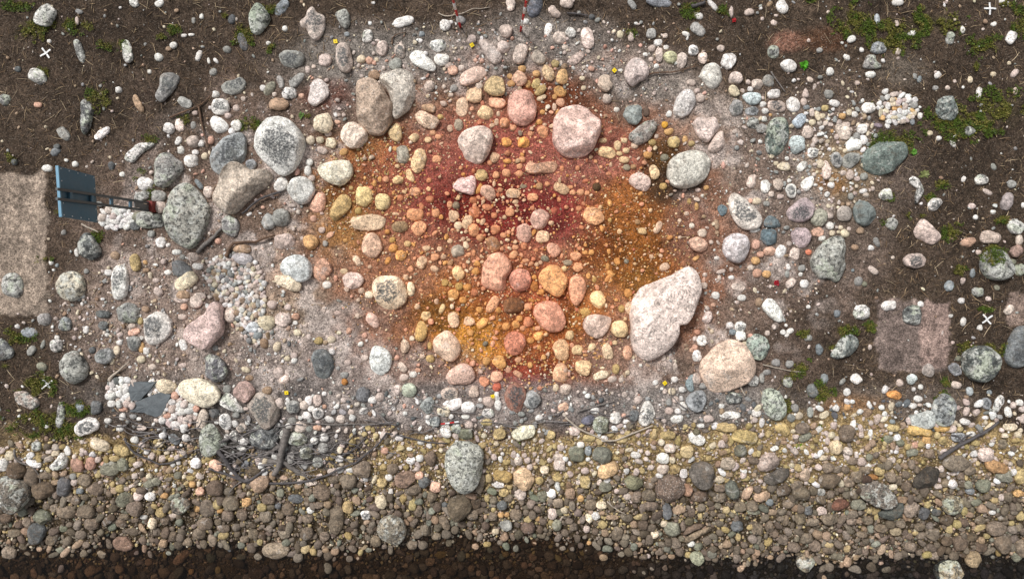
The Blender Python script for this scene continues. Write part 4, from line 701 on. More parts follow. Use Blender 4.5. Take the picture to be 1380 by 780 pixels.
382,412,95,74,-60,s:150,135,125; 448,435,70,60,90,d; 513,430,50,40,0,d; 828,192,140,66,15,o:172,134,98; 772,127,80,76,0,k; 873,240,85,66,0,e; 850,282,62,36,0,s; 760,290,75,72,0,e; 685,285,50,40,0,e; 565,275,50,44,0,s; 600,280,54,48,0,w; 550,230,44,40,0,s; 525,292,50,30,0,k; 690,210,66,50,0,s; 955,240,85,66,90,y; 945,330,60,36,0,o; 890,345,56,44,90,s; 855,350,40,30,90,k; 640,235,50,40,90,s; 102,240,66,62,0,s; 57,272,50,50,0,s; 278,243,62,56,0,s; 215,212,54,46,0,y; 257,178,56,56,0,s; 185,243,66,28,8,o:170,125,80; 140,205,60,46,0,s; 120,160,50,40,0,c; 162,140,40,40,0,e; 52,107,48,46,0,k; 65,155,54,44,0,s; 155,185,40,28,0,w; 385,115,66,48,0,e; 325,65,44,40,0,c; 402,75,36,34,0,p; 362,85,34,34,0,y; 262,45,50,40,0,e; 385,175,50,40,90,s; 352,230,44,44,0,s; 355,295,54,54,0,s; 480,120,60,50,0,s; 410,205,44,36,90,s; 315,260,50,40,90,s; 78,335,50,44,90,s; 75,440,62,44,0,s; 65,475,56,44,0,s; 155,470,50,46,0,s; 225,512,75,46,0,s; 300,530,70,44,0,c:165,150,125; 325,490,54,44,0,s; 120,545,56,34,0,s; 365,555,56,40,0,s; 375,610,66,56,0,s; 425,505,66,44,0,s; 495,543,72,70,0,s; 565,472,85,54,0,n; 655,480,54,50,0,n; 570,580,60,54,0,n; 705,560,60,48,0,n; 752,575,40,40,0,t; 748,610,60,56,0,n; 500,655,62,50,0,s; 278,732,54,30,-35,t; 45,700,44,40,0,t; 140,637,42,40,0,s; 88,663,34,34,0,t; 575,632,44,36,-50,n; 658,655,30,30,0,n; 365,690,22,22,0,t; 388,655,24,24,0,s; 253,612,28,28,0,s; 745,470,54,46,0,s; 860,457,50,40,0,s; 905,450,40,40,0,s; 810,430,40,28,0,w; 820,365,40,40,0,y; 782,345,44,40,0,s; 690,315,50,40,0,b; 865,70,50,44,90,s; 945,30,44,40,0,c
P nL:122,112,105 100,310 130,265 190,260 250,285 295,340 305,390 250,410 180,390 115,350 | big brown-grey shore boulder | resting on a smooth dark stone
P d:82,87,82 205,430 250,412 305,388 325,365 340,400 325,450 280,472 225,460 | smooth dark stone under the big brown-grey boulder | on the right shingle
P sL:145,134,112 540,370 580,335 640,350 660,385 640,425 580,442 545,415
P s 540,180 575,130 640,125 695,170 680,200 600,218
P d:66,63,58 395,270 420,220 470,180 525,200 520,260 480,300 400,305 | blackened angular stone | below the driftwood branch
P n 595,580 620,545 660,555 685,595 660,625 620,640
P s 775,510 800,475 850,475 875,510 850,550 800,555
P s 815,595 835,550 895,535 908,580 890,635 855,648
P s 930,600 945,570 985,560 1000,660 960,670 935,645
P t:160,140,115 662,680 690,635 735,630 750,675 725,718 680,715
P sL:172,158,132 500,720 540,680 600,670 640,700 652,760 640,800 520,800 | pale brown boulder in the water | at the lower right corner
'''

# ------------------------------------------------------------------ stones
CODE = {'w': (226, 223, 219), 'c': (214, 200, 176), 'g': (152, 152, 149), 'd': (102, 105, 107), 'b': (136, 143, 147), 'k': (202, 186, 177),
        'p': (212, 168, 150), 'r': (190, 132, 114), 'o': (206, 166, 118), 'y': (182, 162, 118), 't': (164, 140, 118), 'n': (98, 85, 73), 's': (122, 110, 97), 'e': (128, 128, 114)}
CNAME = {'w': 'white', 'c': 'cream', 'g': 'grey', 'd': 'charcoal', 'b': 'blue-grey', 'k': 'pinkish-grey', 'p': 'pink', 'r': 'reddish', 'o': 'orange-tan', 'y': 'yellowish', 't': 'tan', 'n': 'brown', 's': 'grey-brown', 'e': 'greenish-grey'}
def parse(txt):
    out = []; ox = oy = 0; pid = 0
    for ln in txt.strip().splitlines():
        ln = ln.strip()
        if not ln: continue
        if ln[0] == 'T':
            ox, oy = map(int, ln.split()[1:3])
        elif ln[0] == 'P':
            bits = [b.strip() for b in ln.split('|')]
            tk = bits[0].split()
            pts = np.array([[ox + float(a) / 3.9, oy + float(b) / 3.9] for a, b in (t.split(',') for t in tk[2:])])
            code, _, rgb = tk[1].partition(':')
            x2, y2 = np.roll(pts[:, 0], -1), np.roll(pts[:, 1], -1)
            cr = pts[:, 0] * y2 - x2 * pts[:, 1]; A = cr.sum() / 2
            cx = ((pts[:, 0] + x2) * cr).sum() / (6 * A); cy = ((pts[:, 1] + y2) * cr).sum() / (6 * A)
            cv = np.cov((pts - (cx, cy)).T); ev, evec = np.linalg.eigh(cv)
            ang = math.degrees(math.atan2(evec[1, 1], evec[0, 1])); asp = math.sqrt(ev[1] / max(ev[0], 1e-6))
            area = abs(A); w = 2 * math.sqrt(area * asp / math.pi); h = w / asp
            out.append(dict(x=cx, y=cy, w=w, h=h, ang=ang, code=code[0], pat=code[1:], rgb=tuple(map(float, rgb.split(','))) if rgb else None, pts=pts,
                            name=bits[1] if len(bits) > 1 else None, extra=bits[2] if len(bits) > 2 else ''))
        else:
            for e in ln.split(';'):
                e = e.strip()
                if not e: continue
                e, _, rgb = e.partition(':')
                a = e.split(',')
                x, y, w, h, an = map(float, a[:5]); cd = a[5]
                out.append(dict(x=ox + x / 3.9, y=oy + y / 3.9, w=w / 3.9, h=h / 3.9, ang=an, code=cd[0], pat=cd[1:], rgb=tuple(map(float, rgb.split(','))) if rgb else None, pts=None, name=None, extra=''))
    return out
stones = parse(DATA)
stones.sort(key=lambda s: (s['pts'] is None, -s['w'] * s['h']))
kept = []
for s in stones:                                    # the same stone read twice from overlapping views
    dup = False
    for k in kept:
        if abs(k['x'] - s['x']) + abs(k['y'] - s['y']) < 0.42 * min(math.sqrt(k['w'] * k['h']), 1.6 * math.sqrt(s['w'] * s['h'])) and s['w'] * s['h'] > 0.3 * k['w'] * k['h']:
            dup = True; break
    if not dup: kept.append(s)
stones = kept

ICO = {}
def ico(n):
    if n not in ICO:
        bm = bmesh.new(); bmesh.ops.create_icosphere(bm, subdivisions=n, radius=1.0)
        V = np.array([v.co[:] for v in bm.verts]); V /= np.linalg.norm(V, axis=1)[:, None]
        F = np.array([[v.index for v in f.verts] for f in bm.faces]); bm.free()
        ICO[n] = (V, F)
    return ICO[n]
def snoise(P, freq, r, k=6):
    s = np.zeros(len(P))
    for _ in range(k):
        d = r.normal(size=3); d /= np.linalg.norm(d)
        s += np.sin(P @ d * freq * r.uniform(0.6, 1.5) + r.uniform(0, 6.28))
    return s / math.sqrt(k)
def outline(s, r, N=180):
    """radius by world angle, in photo pixels, about the stone's centre"""
    th = np.linspace(-math.pi, math.pi, N, endpoint=False)
    if s['pts'] is not None:
        p = s['pts'] - (s['x'], s['y']); p = p * (1, -1)
        # corner-cut once so that edges turn softly
        q = np.roll(p, -1, axis=0)
        p = np.stack([p * 0.8 + q * 0.2, p * 0.2 + q * 0.8], 1).reshape(-1, 2)
        p = p * 1.02
        q = np.roll(p, -1, axis=0); R_ = np.zeros(N)
        for i, t in enumerate(th):
            d = np.array([math.cos(t), math.sin(t)]); e = q - p
            den = d[0] * e[:, 1] - d[1] * e[:, 0]; den = np.where(abs(den) < 1e-9, 1e-9, den)
            tt = (p[:, 0] * e[:, 1] - p[:, 1] * e[:, 0]) / den; u = (p[:, 0] * d[1] - p[:, 1] * d[0]) / den
            ok = (tt > 0) & (u >= -1e-6) & (u <= 1 + 1e-6)
            R_[i] = tt[ok].max() if ok.any() else 0
        z = R_ <= 0
        if z.any(): R_[z] = np.interp(th[z], th[~z], R_[~z])
        k = np.array([1, 2, 3, 2, 1.]); k /= k.sum()
        R_ = np.convolve(np.concatenate([R_[-2:], R_, R_[:2]]), k, 'valid')
        amp = 0.018
    else:
        a = th + math.radians(s['ang']); e = r.uniform(2.0, 2.9)
        R_ = 1.0 / ((abs(np.cos(a)) / (s['w'] / 2)) ** e + (abs(np.sin(a)) / (s['h'] / 2)) ** e) ** (1 / e)
        amp = 0.075
        R_ = R_ * (1 + r.uniform(-0.09, 0.09) * np.cos(a - r.uniform(0, 6.28)) + r.uniform(-0.05, 0.05) * np.cos(3 * a + r.uniform(0, 6.28)))
    for f in (2, 3, 5, 7, 11):
        R_ = R_ * (1 + amp * r.uniform(-1, 1) / (f ** 0.4) * np.cos(f * th + r.uniform(0, 6.28)))
    return th, R_
def stone_geo(s, i, lvl):
    r = np.random.default_rng(1000 + int(s['x'] * 3) * 977 + int(s['y'] * 3))
    V, F = ico(lvl)
    th, R_ = outline(s, r)
    m = min(s['w'], s['h']) * 0.01
    flat = s.get('flat', r.uniform(0.55, 0.78))
    T = m * flat
    if 'G' in s['pat']: T *= 1.1
    phi = np.arccos(np.clip(np.abs(V[:, 2]), 0, 1)); e1 = r.uniform(0.74, 0.95); e2 = r.uniform(0.72, 0.95)
    if s['pts'] is not None: e1 *= 0.86; e2 *= 0.9
    if 'G' in s['pat']: e1 = 0.55; e2 = 0.5
    if 'F' in s['pat']: e1 = 0.5; e2 = 0.42
    rho = np.sin(phi) ** e1; zz = np.sign(V[:, 2]) * np.cos(phi) ** e2
    t = np.arctan2(V[:, 1], V[:, 0])
    U = np.column_stack([rho * np.cos(t), rho * np.sin(t), zz])
    # planed facets on the upper side
    npl = 2 if 'F' in s['pat'] else 7 if ('G' in s['pat']) else (6 if s['pts'] is not None else 5)
    T *= 1.35 if (s['name'] or '').startswith('angular tan') else 1.0
    if (s['name'] or '').startswith('angular tan'):          # broken slab: near-level top, steep face on the lower right
        for nv, c in (((0.60, -0.66, 0.44), 0.36), ((-0.12, 0.10, 0.98), 0.72), ((-0.7, -0.3, 0.55), 0.74)):
            nv = np.array(nv) / np.linalg.norm(nv); U = U - np.maximum(0, U @ nv - c)[:, None] * nv * np.array([0.35, 0.35, 1.6])
        npl = 0
    for _ in range(npl):
        nv = np.array([r.normal(), r.normal(), abs(r.normal()) * 0.8 + 0.55]); nv /= np.linalg.norm(nv)
        c = r.uniform(0.70, 0.90) if 'G' in s['pat'] else (r.uniform(0.83, 0.98) if s['pts'] is not None else r.uniform(0.76, 0.97))
        ex = np.maximum(0, U @ nv - c)
        U = U - ex[:, None] * nv * 0.9
    nz = snoise(U, 3.2, r) * 0.035 + snoise(U, 8.0, r) * 0.014
    if s['size'] > 24:
        rg = 1 - np.abs(snoise(U, 5.5, r)); nz = nz + (rg - 0.5) * (0.035 if 'G' in s['pat'] else 0.016) + snoise(U, 17.0, r) * 0.006 + snoise(U, 34.0, r) * 0.0035
    lump = 1 + nz
    Rv = np.interp(t, np.append(th, math.pi), np.append(R_, R_[0])) * 0.01
    P = np.column_stack([U[:, 0] * Rv * (1 + nz * 0.5), U[:, 1] * Rv * (1 + nz * 0.5), U[:, 2] * T / 2 * lump + 0.4 * nz * T * (U[:, 2] > 0)])
    # a lean so that tops are not level
    P[:, 2] += P[:, 0] * r.uniform(-0.13, 0.13) + P[:, 1] * r.uniform(-0.13, 0.13)
    ht = 1.02 - np.hypot(U[:, 0] + r.uniform(-0.15, 0.15), U[:, 1] + r.uniform(-0.15, 0.15))
    ht = np.where(V[:, 2] > 0, np.clip(ht, 0, 1), 0)
    base = np.array(s['rgb'] or CODE[s['code']], dtype=float)
    if s['code'] == 'd' and 'C' in s['pat'] and s['rgb'] is None: base = base + 48
    if s['code'] in 'pr': base = base * 0.80 + np.array([204, 178, 150]) * 0.20
    oc = float(sstep(1.15, 0.6, math.hypot((s['x'] - 690) / 262, (s['y'] - 320) / 205)))      # ochre dust worked into the surface
    base = base * (1 + oc * (1.0 if s['rgb'] is None else 0.2) * (np.array([1.05, 0.945, 0.81]) - 1)); s['sink'] = min(s['sink'] + 0.07 * oc, 0.5)
    jit = r.normal(0, 6) if s['rgb'] is None else r.normal(0, 2)
    base = np.clip(base + jit + r.normal(0, 0.9, 3) + np.array([1.5, 0, -1.5]), 20, 242)
    return P, F, T, lin(base), ht
PAT = {'': (0, 0, 0), 'C': (0.95, 0.1, 0.3), 'L': (0.25, 0.9, 0.3), 'G': (0.0, 0.0, 0.9), 'R': (0.0, 0.0, 0.5), 'F': (0.0, 0.0, 0.5)}
def bank_y(x): return float(np.interp(x, [0, 120, 260, 330, 440, 520, 640, 1000, 1130, 1200, 1380], [596, 596, 604, 626, 626, 584, 578, 572, 562, 570, 584]))
for i, s in enumerate(stones):
    s['i'] = i; s['size'] = math.sqrt(s['w'] * s['h'])
    s['shore'] = s['y'] > bank_y(s['x'])
    s['sink'] = (0.14 if s['shore'] else 0.33) + 0.16 * ((i * 0.7548777) % 1)
def place(s, P, T):
    g = float(gz_px(s['x'], s['y'])); zc = g + T * (0.5 - s['sink'])
    k = 0.01 * (H - zc) / H
    return ((s['x'] - 690) * k, (390 - s['y']) * k, zc)

boulders = [s for s in stones if s['size'] >= 24 and not s['shore'] or s['name']]
cobs = sorted([s for s in stones if s not in boulders and not s['shore']], key=lambda s: -s['size'])
shor = sorted([s for s in stones if s not in boulders and s['shore']], key=lambda s: -s['size'])
singles = [(s, 'boulder') for s in boulders] + [(s, 'cobble') for s in cobs[:300]] + [(s, 'shore_stone') for s in shor[:300]]
rest = {'dig': cobs[300:], 'shore': shor[300:]}

# --- labels: how it looks, then where it lies beside the landmark stones
marks = [s for s in stones if s['name']]
SHORT = {'rounded pale boulder with dark speckled top': 'pale boulder with speckled top', 'big dark shore boulder at left edge': 'big dark left-edge shore boulder',
         'knobbly grey-white boulder by the top edge': 'knobbly grey-white boulder', 'big oval boulder in the dark shallows': 'big oval boulder in water',
         'white stone with a dark grey hollow': 'white stone with grey hollow', 'dark red stained stone with a grey end': 'dark red stained stone',
         'pale mauve boulder right of a yellow marker': 'pale mauve boulder', 'white blocky stone beside a green plant': 'white block by green plant',
         'dark tilted stone with a pinkish underside': 'dark tilted stone', 'dark round shore boulder with pale streaks': 'dark streaked shore boulder',
         'grey-pink stone resting on a darker one': 'grey-pink stone atop another', 'long flat brown slab by the water': 'long flat brown slab',
         'grey-green squarish stone near the pebble heap': 'squarish stone near pebble heap', 'round dark boulder with pale green lichen': 'round dark green-lichened boulder',
         'dark boulder with a pale rim at the right edge': 'pale-rimmed right-edge boulder', 'blue-grey stone with a pale lichen spot': 'lichen-spotted blue-grey stone',
         'smooth dark stone under the big brown-grey boulder': 'smooth dark underlying stone', 'pale cracked flat boulder, left half': 'pale cracked flat boulder'}
DIRS = ['right of', 'lower right of', 'below', 'lower left of', 'left of', 'upper left of', 'above', 'upper right of']
def look(s, kind):
    asp = s['w'] / max(s['h'], 1e-6)
    shape = 'elongated' if asp > 1.75 else ('oval' if asp > 1.25 else 'rounded')
    pat = {'C': ' dark-topped', 'L': ' lichen-flecked', 'G': ' rough'}.get(s['pat'][:1], '')
    noun = {'boulder': 'boulder', 'cobble': 'cobble', 'shore_stone': 'stone'}[kind]
    return f"{shape} {CNAME[s['code']]}{pat} {noun}"
bags = {}
for s, kind in singles:
    if s['name']:
        s['label'] = (s['name'] + ' ' + s['extra']).strip(); continue
    L = min(marks, key=lambda q: math.hypot(q['x'] - s['x'], q['y'] - s['y']))
    a = math.degrees(math.atan2(s['y'] - L['y'], s['x'] - L['x'])) % 360
    s['rel'] = f"{DIRS[int((a + 22.5) // 45) % 8]} the {SHORT.get(L['name'], L['name'])}"
    s['dist'] = math.hypot(L['x'] - s['x'], L['y'] - s['y'])
    bags.setdefault((look(s, kind), s['rel']), []).append(s)
ORD = ['closest', 'second closest', 'third closest', 'fourth closest', 'fifth closest', 'sixth closest', 'seventh closest', 'eighth closest', 'ninth closest', 'tenth closest', 'eleventh closest', 'twelfth closest']
for (lk, rel), bag in bags.items():
    bag.sort(key=lambda s: s['dist'])
    for j, s in enumerate(bag):
        s['label'] = f"{lk} {rel}" if len(bag) == 1 else f"{ORD[min(j, 11)]} {lk} {rel}"
GROUP = {'boulder': 'boulders of the stone setting', 'cobble': 'cobbles on the excavated ground', 'shore_stone': 'stones on the shingle shore'}
for s, kind in singles:
    lvl = 5 if s['size'] > 44 else (4 if s['size'] > 24 else 3)
    P, F, T, base, ht = stone_geo(s, s['i'], lvl)
    ca, li, gr = PAT[s['pat'][:1]]
    me = make_mesh(kind, P, F, ROCK, np.tile(base, (len(P), 1)), {"cap": ca, "lich": li, "gran": gr * (0.5 + 0.9 * ((s["i"] * 0.7548) % 1)), "ht": ht, "rnd": (s["i"] * 0.6180339) % 1})
    o = obj(kind, me, loc=place(s, P, T))
    tag(o, s['label'], 'boulder' if kind == 'boulder' else 'stone', GROUP[kind])

# --- the smaller hand-placed stones, beyond the 300 of a kind
Vs = {'dig': [], 'shore': []}; Fs = {'dig': [], 'shore': []}; Cs = {'dig': [], 'shore': []}
def add_geo(key, P, F, C):
    n = sum(len(v) for v in Vs[key]) if False else CNT[key]
    Vs[key].append(P); Fs[key].append(F + n); Cs[key].append(C); CNT[key] += len(P)
CNT = {'dig': 0, 'shore': 0}
for key in rest:
    for s in rest[key]:
        P, F, T, base, ht = stone_geo(s, s['i'], 2)
        add_geo(key, P + np.array(place(s, P, T)), F, np.tile(base, (len(P), 1)))

# ------------------------------------------------------------------ pebbles and gravel by zone
MG = 80
occ = np.zeros((780 + 2 * MG, 1380 + 2 * MG), dtype=bool)
def stamp(x, y, w, h, ang, f=0.86):
    r = max(w, h) / 2 + 1; x0, x1, y0, y1 = int(x - r + MG), int(x + r + MG + 2), int(y - r + MG), int(y + r + MG + 2)
    x0 = max(x0, 0); y0 = max(y0, 0); x1 = min(x1, occ.shape[1]); y1 = min(y1, occ.shape[0])
    if x1 <= x0 or y1 <= y0: return
    yy, xx = np.mgrid[y0:y1, x0:x1]; dx = xx - MG - x; dy = yy - MG - y
    c, sn = math.cos(math.radians(ang)), math.sin(math.radians(ang))
    u = (dx * c + dy * sn) / (w / 2 * f); v = (-dx * sn + dy * c) / (h / 2 * f)
    occ[y0:y1, x0:x1] |= (u * u + v * v) < 1
for s in stones: stamp(s['x'], s['y'], s['w'], s['h'], s['ang'])
def inpoly(poly, x, y):
    c = False; n = len(poly); j = n - 1
    for i in range(n):
        xi, yi = poly[i]; xj, yj = poly[j]
        if (yi > y) != (yj > y) and x < (xj - xi) * (y - yi) / (yj - yi) + xi: c = not c
        j = i
    return c
peb = {'dig': [], 'shore': []}     # x, y, w, h, ang, code, sink
def scatter(key, sampler, n, lo, hi, pal, power=2.0, tries=3, density=None, sink=(0.1, 0.4), jit=10, pack=0.75):
    pr = random.Random(hash((n, lo, hi, pal)) & 0xffff if False else n * 31 + int(hi * 7))
    # big ones first
    sizes = sorted([lo + (hi - lo) * pr.random() ** power for _ in range(n)], reverse=True)
    for d in sizes:
        for _ in range(tries):
            x, y = sampler(pr)
            if not (-MG + 2 < x < 1380 + MG - 2 and -MG + 2 < y < 780 + MG - 2): continue
            if density is not None and pr.random() > density(x, y): continue
            ix, iy = int(x + MG), int(y + MG); q = max(int(d * 0.5 * pack), 0)
            if occ[iy - q:iy + q + 1, ix - q:ix + q + 1].any(): continue
            asp = 1 + 0.9 * pr.random() ** 1.6; w = d * math.sqrt(asp); h = d / math.sqrt(asp); an = pr.uniform(0, 180)
            stamp(x, y, w, h, an, 0.8)
            peb[key].append((x, y, w, h, an, pr.choice(pal), pr.uniform(*sink), pr.gauss(0, jit)))
            break
def ell(cx, cy, rx, ry):
    def f(pr):
        a = pr.uniform(0, 6.2832); r = math.sqrt(pr.random()); return cx + rx * r * math.cos(a), cy + ry * r * math.sin(a)
    return f
def gauss(cx, cy, sx, sy): return lambda pr: (pr.gauss(cx, sx), pr.gauss(cy, sy))
def rect(x0, x1, y0, y1): return lambda pr: (pr.uniform(x0, x1), pr.uniform(y0, y1))
def polys(poly):
    xs_ = [p[0] for p in poly]; ys_ = [p[1] for p in poly]
    def f(pr):
        for _ in range(40):
            x, y = pr.uniform(min(xs_), max(xs_)), pr.uniform(min(ys_), max(ys_))
            if inpoly(poly, x, y): return x, y
        return x, y
    return f
SLABS = [[(177, 515), (210, 514), (204, 523), (190, 538), (177, 540), (174, 526)], [(177, 544), (195, 536), (220, 528), (231, 533), (218, 559), (210, 562), (195, 556), (177, 555)]]
for sl in SLABS:
    a = np.array(sl); stamp(a[:, 0].mean(), a[:, 1].mean(), np.ptp(a[:, 0]) * 0.8, np.ptp(a[:, 1]) * 0.8, 0)
# heaps of white sorted pebbles, the gravel patch, the shingle
scatter('dig', ell(157, 294, 24, 15), 240, 4, 9.5, 'wwwwwk', 1.3, 4, pack=0.6, jit=6)
scatter('dig', ell(168, 529, 24, 20), 260, 4, 10, 'wwwwkwk', 1.4, 4, pack=0.6, jit=8)
scatter('dig', ell(207, 524, 10, 14), 60, 3, 7, 'wwkcw', 1.4, 4, pack=0.5)
scatter('dig', ell(240, 552, 26, 26), 240, 4, 11, 'wwwkpkw', 1.4, 4, pack=0.6, jit=8)
scatter('dig', ell(1210, 146, 27, 21), 230, 3.5, 8.5, 'wwcwkkwo', 1.4, 4, pack=0.6, jit=8)
scatter('dig', polys([(283, 352), (300, 342), (325, 340), (348, 355), (357, 385), (358, 415), (354, 450), (348, 466), (334, 460), (318, 438), (308, 415), (288, 398), (279, 375)]), 1100, 3, 8, 'kcgwkkwtg', 1.6, 4, pack=0.55, jit=12)
scatter('dig', ell(1140, 215, 50, 75), 140, 2.5, 7.5, 'kcwkkgwkct', 1.8, 3)
scatter('dig', ell(1090, 180, 90, 80), 180, 2, 7, 'kwgc', 2.0, 2)
def shore_den(x, y): return 1.0 if y > bank_y(min(max(x, 0), 1380)) - 6 + 46 * (float(vnoise(np.array(x / 34), np.array(y / 34))) - 0.5) else 0.03
scatter('shore', rect(-75, 1455, 572, 655), 2700, 2.8, 10, 'yytkksyctskw', 3.4, 3, shore_den, pack=0.6, jit=12)
scatter('shore', rect(-75, 1455, 640, 752), 4300, 3, 13, 'sssssnstyse', 2.9, 3, pack=0.6, jit=11)
scatter('shore', rect(-75, 1455, 575, 700), 5600, 1.8, 4.0, 'yyytksyt', 1.2, 2, shore_den, pack=0.4, jit=14)
scatter('shore', rect(-75, 1455, 640, 760), 4200, 2.0, 4.4, 'sstyyntcs', 1.2, 2, pack=0.4, jit=14)
scatter('shore', rect(-75, 1455, 722, 852), 2600, 4, 15, 'nnsstnts', 1.8, 3, pack=0.6, jit=14, sink=(0.1, 0.35))
scatter('shore', rect(-75, 1455, 725, 852), 2200, 2.2, 4.5, 'nnst', 1.2, 2, pack=0.4, jit=12)
# the bank crust and the dig
scatter('dig', rect(150, 480, 535, 632), 120, 4, 13, 'wwkgwdgk', 1.8, 3)
scatter('dig', rect(380, 1010, 525, 584), 300, 2, 8, 'wkkggwdkgt', 2.0, 3)
scatter('dig', rect(1000, 1380, 540, 585), 240, 3, 11, 'wwkgckd', 2.0, 2)
def ochre(x, y): return 1.0 - 0.6 * min(1, (math.hypot((x - 690) / 250, (y - 330) / 200)) ** 3)
scatter('dig', ell(690, 330, 250, 205), 330, 3.5, 8, 'opkopcpro', 1.8, 2, ochre)
scatter('dig', ell(690, 330, 255, 205), 1700, 1.4, 3.2, 'oopcyoppkr', 1.5, 2, ochre, pack=0.4, jit=14)
scatter('dig', ell(700, 455, 120, 70), 420, 1.6, 4.0, 'ooypoco', 1.4, 2, pack=0.4)
scatter('dig', ell(855, 330, 80, 90), 230, 1.6, 3.2, 'oyyoc', 1.4, 2, pack=0.4)
scatter('dig', ell(500, 250, 75, 75), 330, 1.6, 4.0, 'yoycoy', 1.4, 2, pack=0.4)
scatter('dig', ell(675, 320, 60, 75), 170, 2.5, 6.5, 'kpprkw', 1.4, 3)
scatter('dig', ell(650, 310, 480, 255), 380, 3.5, 8, 'kkwckgtp', 2.0, 2)
scatter('dig', ell(650, 310, 490, 260), 2200, 1.5, 3.4, 'kkwckgtpc', 1.5, 2, pack=0.4)
scatter('dig', ell(240, 440, 170, 95), 600, 1.8, 6, 'kkwtcg', 2.2, 2, pack=0.5)
scatter('dig', rect(470, 900, 30, 130), 380, 1.8, 6, 'kwgkcp', 2.2, 2, pack=0.5)
def soil_den(x, y):
    if x < 64 and 228 < y < 430: return 0.05
    if 1180 < x < 1280 and 402 < y < 500: return 0.25
    return 0.35 + 0.9 * float(vnoise(np.array(x / 60 + 40), np.array(y / 60)))
scatter('dig', rect(-75, 1455, -75, 580), 2600, 1.8, 4.6, 'gktgtkcw', 2.4, 1, soil_den, pack=0.5)
scatter('dig', rect(-75, 1455, -75, 580), 190, 4, 9, 'gkgtwg', 2.4, 1, soil_den)

def peb_geo(lst, lvl, seed):
    r = np.random.default_rng(seed); V, F = ico(lvl); n = len(lst); k = len(V)
    a = np.array([[p[0], p[1], p[2], p[3], p[4], p[6], p[7]] for p in lst])
    g = gz_px(a[:, 0], a[:, 1]); w = a[:, 2] * .01; h = a[:, 3] * .01
    T = np.minimum(w, h) * r.uniform(0.55, 0.9, n); zc = g + T * (0.5 - a[:, 5]); kk = 0.01 * (H - zc) / H
    X = (a[:, 0] - 690) * kk; Y = (390 - a[:, 1]) * kk
    ph = r.uniform(0, 6.28, (n, 4, 1)); dd = r.normal(size=(n, 4, 3)); dd /= np.linalg.norm(dd, axis=2)[:, :, None]
    dot = np.einsum('nij,kj->nik', dd, V)
    nz = 1 + (0.11 * np.sin(dot * 2.2 + ph) + 0.06 * np.sin(dot * 4.5 + ph * 2)).sum(1) * (0.8 if lvl > 0 else 1)
    U = np.sign(V) * np.abs(V) ** 0.9
    lx = U[None, :, 0] * nz * (w / 2)[:, None]; ly = U[None, :, 1] * nz * (h / 2)[:, None]; lz = U[None, :, 2] * nz * (T / 2)[:, None]
    an = -np.radians(a[:, 4])[:, None]
    lz = lz + lx * r.uniform(-0.2, 0.2, (n, 1)) + ly * r.uniform(-0.2, 0.2, (n, 1))
    P = np.stack([lx * np.cos(an) - ly * np.sin(an) + X[:, None], lx * np.sin(an) + ly * np.cos(an) + Y[:, None], lz + zc[:, None]], 2).reshape(-1, 3)
    FF = (F[None] + (np.arange(n) * k)[:, None, None]).reshape(-1, 3)
    base = np.array([CODE[p[5]] for p in lst]) + a[:, 6:7] + r.normal(0, 1.3, (n, 3))
    oc = sstep(1.15, 0.6, np.hypot((a[:, 0] - 690) / 262, (a[:, 1] - 320) / 205))[:, None]
    base = base * (1 + oc * (np.array([1.06, 0.94, 0.80]) - 1))
    return P, FF, np.repeat(lin(np.clip(base, 15, 240)), k, axis=0)
for key in peb:
    big = [p for p in peb[key] if p[2] > 8.5]; mid = [p for p in peb[key] if 3.6 < p[2] <= 8.5]; sm = [p for p in peb[key] if p[2] <= 3.6]
    for lst, lvl in ((big, 3 if False else 2), (mid, 2 if False else 1), (sm, 1)):
        if lst:
            P, F, C = peb_geo(lst, {2: 3, 1: 2}[lvl] if lst is big else (2 if lst is mid else 1), len(lst))
            add_geo(key, P, F, C)
print("pebbles", {k: len(v) for k, v in peb.items()}, "stones", len(stones), "boulders", len(boulders), "cobbles", len(cobs), "shore", len(shor))
for key, nm in (('dig', 'small_stones'), ('shore', 'shore_shingle')):
    me = make_mesh(nm, np.concatenate(Vs[key]), np.concatenate(Fs[key]), PEB, np.concatenate(Cs[key]))
    lab = {'dig': 'countless small pebbles and gravel strewn over the excavated soil', 'shore': 'loose shingle of small rounded stones along the water'}[key]
    tag(obj(nm, me), lab, 'gravel', kind='stuff')

# ------------------------------------------------------------------ slate slabs
SLATE = plain("dark_slate", (86, 92, 96), 0.55, 0.18, 14, bump=0.5)
for poly, lab in zip(SLABS, ("upper dark slate slab among white pebbles on the bank", "lower dark slate slab beside the long cream boulder")):
    c = np.mean(poly, axis=0); p0 = W(c[0], c[1], 0.035)
    bm = bmesh.new(); rr = random.Random(int(c[1]))
    pts = []
    for i in range(len(poly)):
        a, b_ = poly[i], poly[(i + 1) % len(poly)]
        for t in (0.0, 0.35, 0.7): pts.append((a[0] + (b_[0] - a[0]) * t + rr.uniform(-.7, .7), a[1] + (b_[1] - a[1]) * t + rr.uniform(-.7, .7)))
    top = [bm.verts.new(((x - c[0]) * .01, (c[1] - y) * .01, 0.014 + rr.uniform(-.004, .004))) for x, y in pts]
    bot = [bm.verts.new(((x - c[0]) * .0104, (c[1] - y) * .0104, -0.035)) for x, y in pts]
    ctr = bm.verts.new((0, 0, 0.02)); n = len(pts)
    for i in range(n):
        bm.faces.new((ctr, top[i], top[(i + 1) % n])); bm.faces.new((top[i], bot[i], bot[(i + 1) % n], top[(i + 1) % n]))
    bm.faces.new(bot[::-1])
    tag(bm_obj("slate_slab", bm, SLATE, loc=p0), lab, "slab", "slate slabs in the white pebbles")

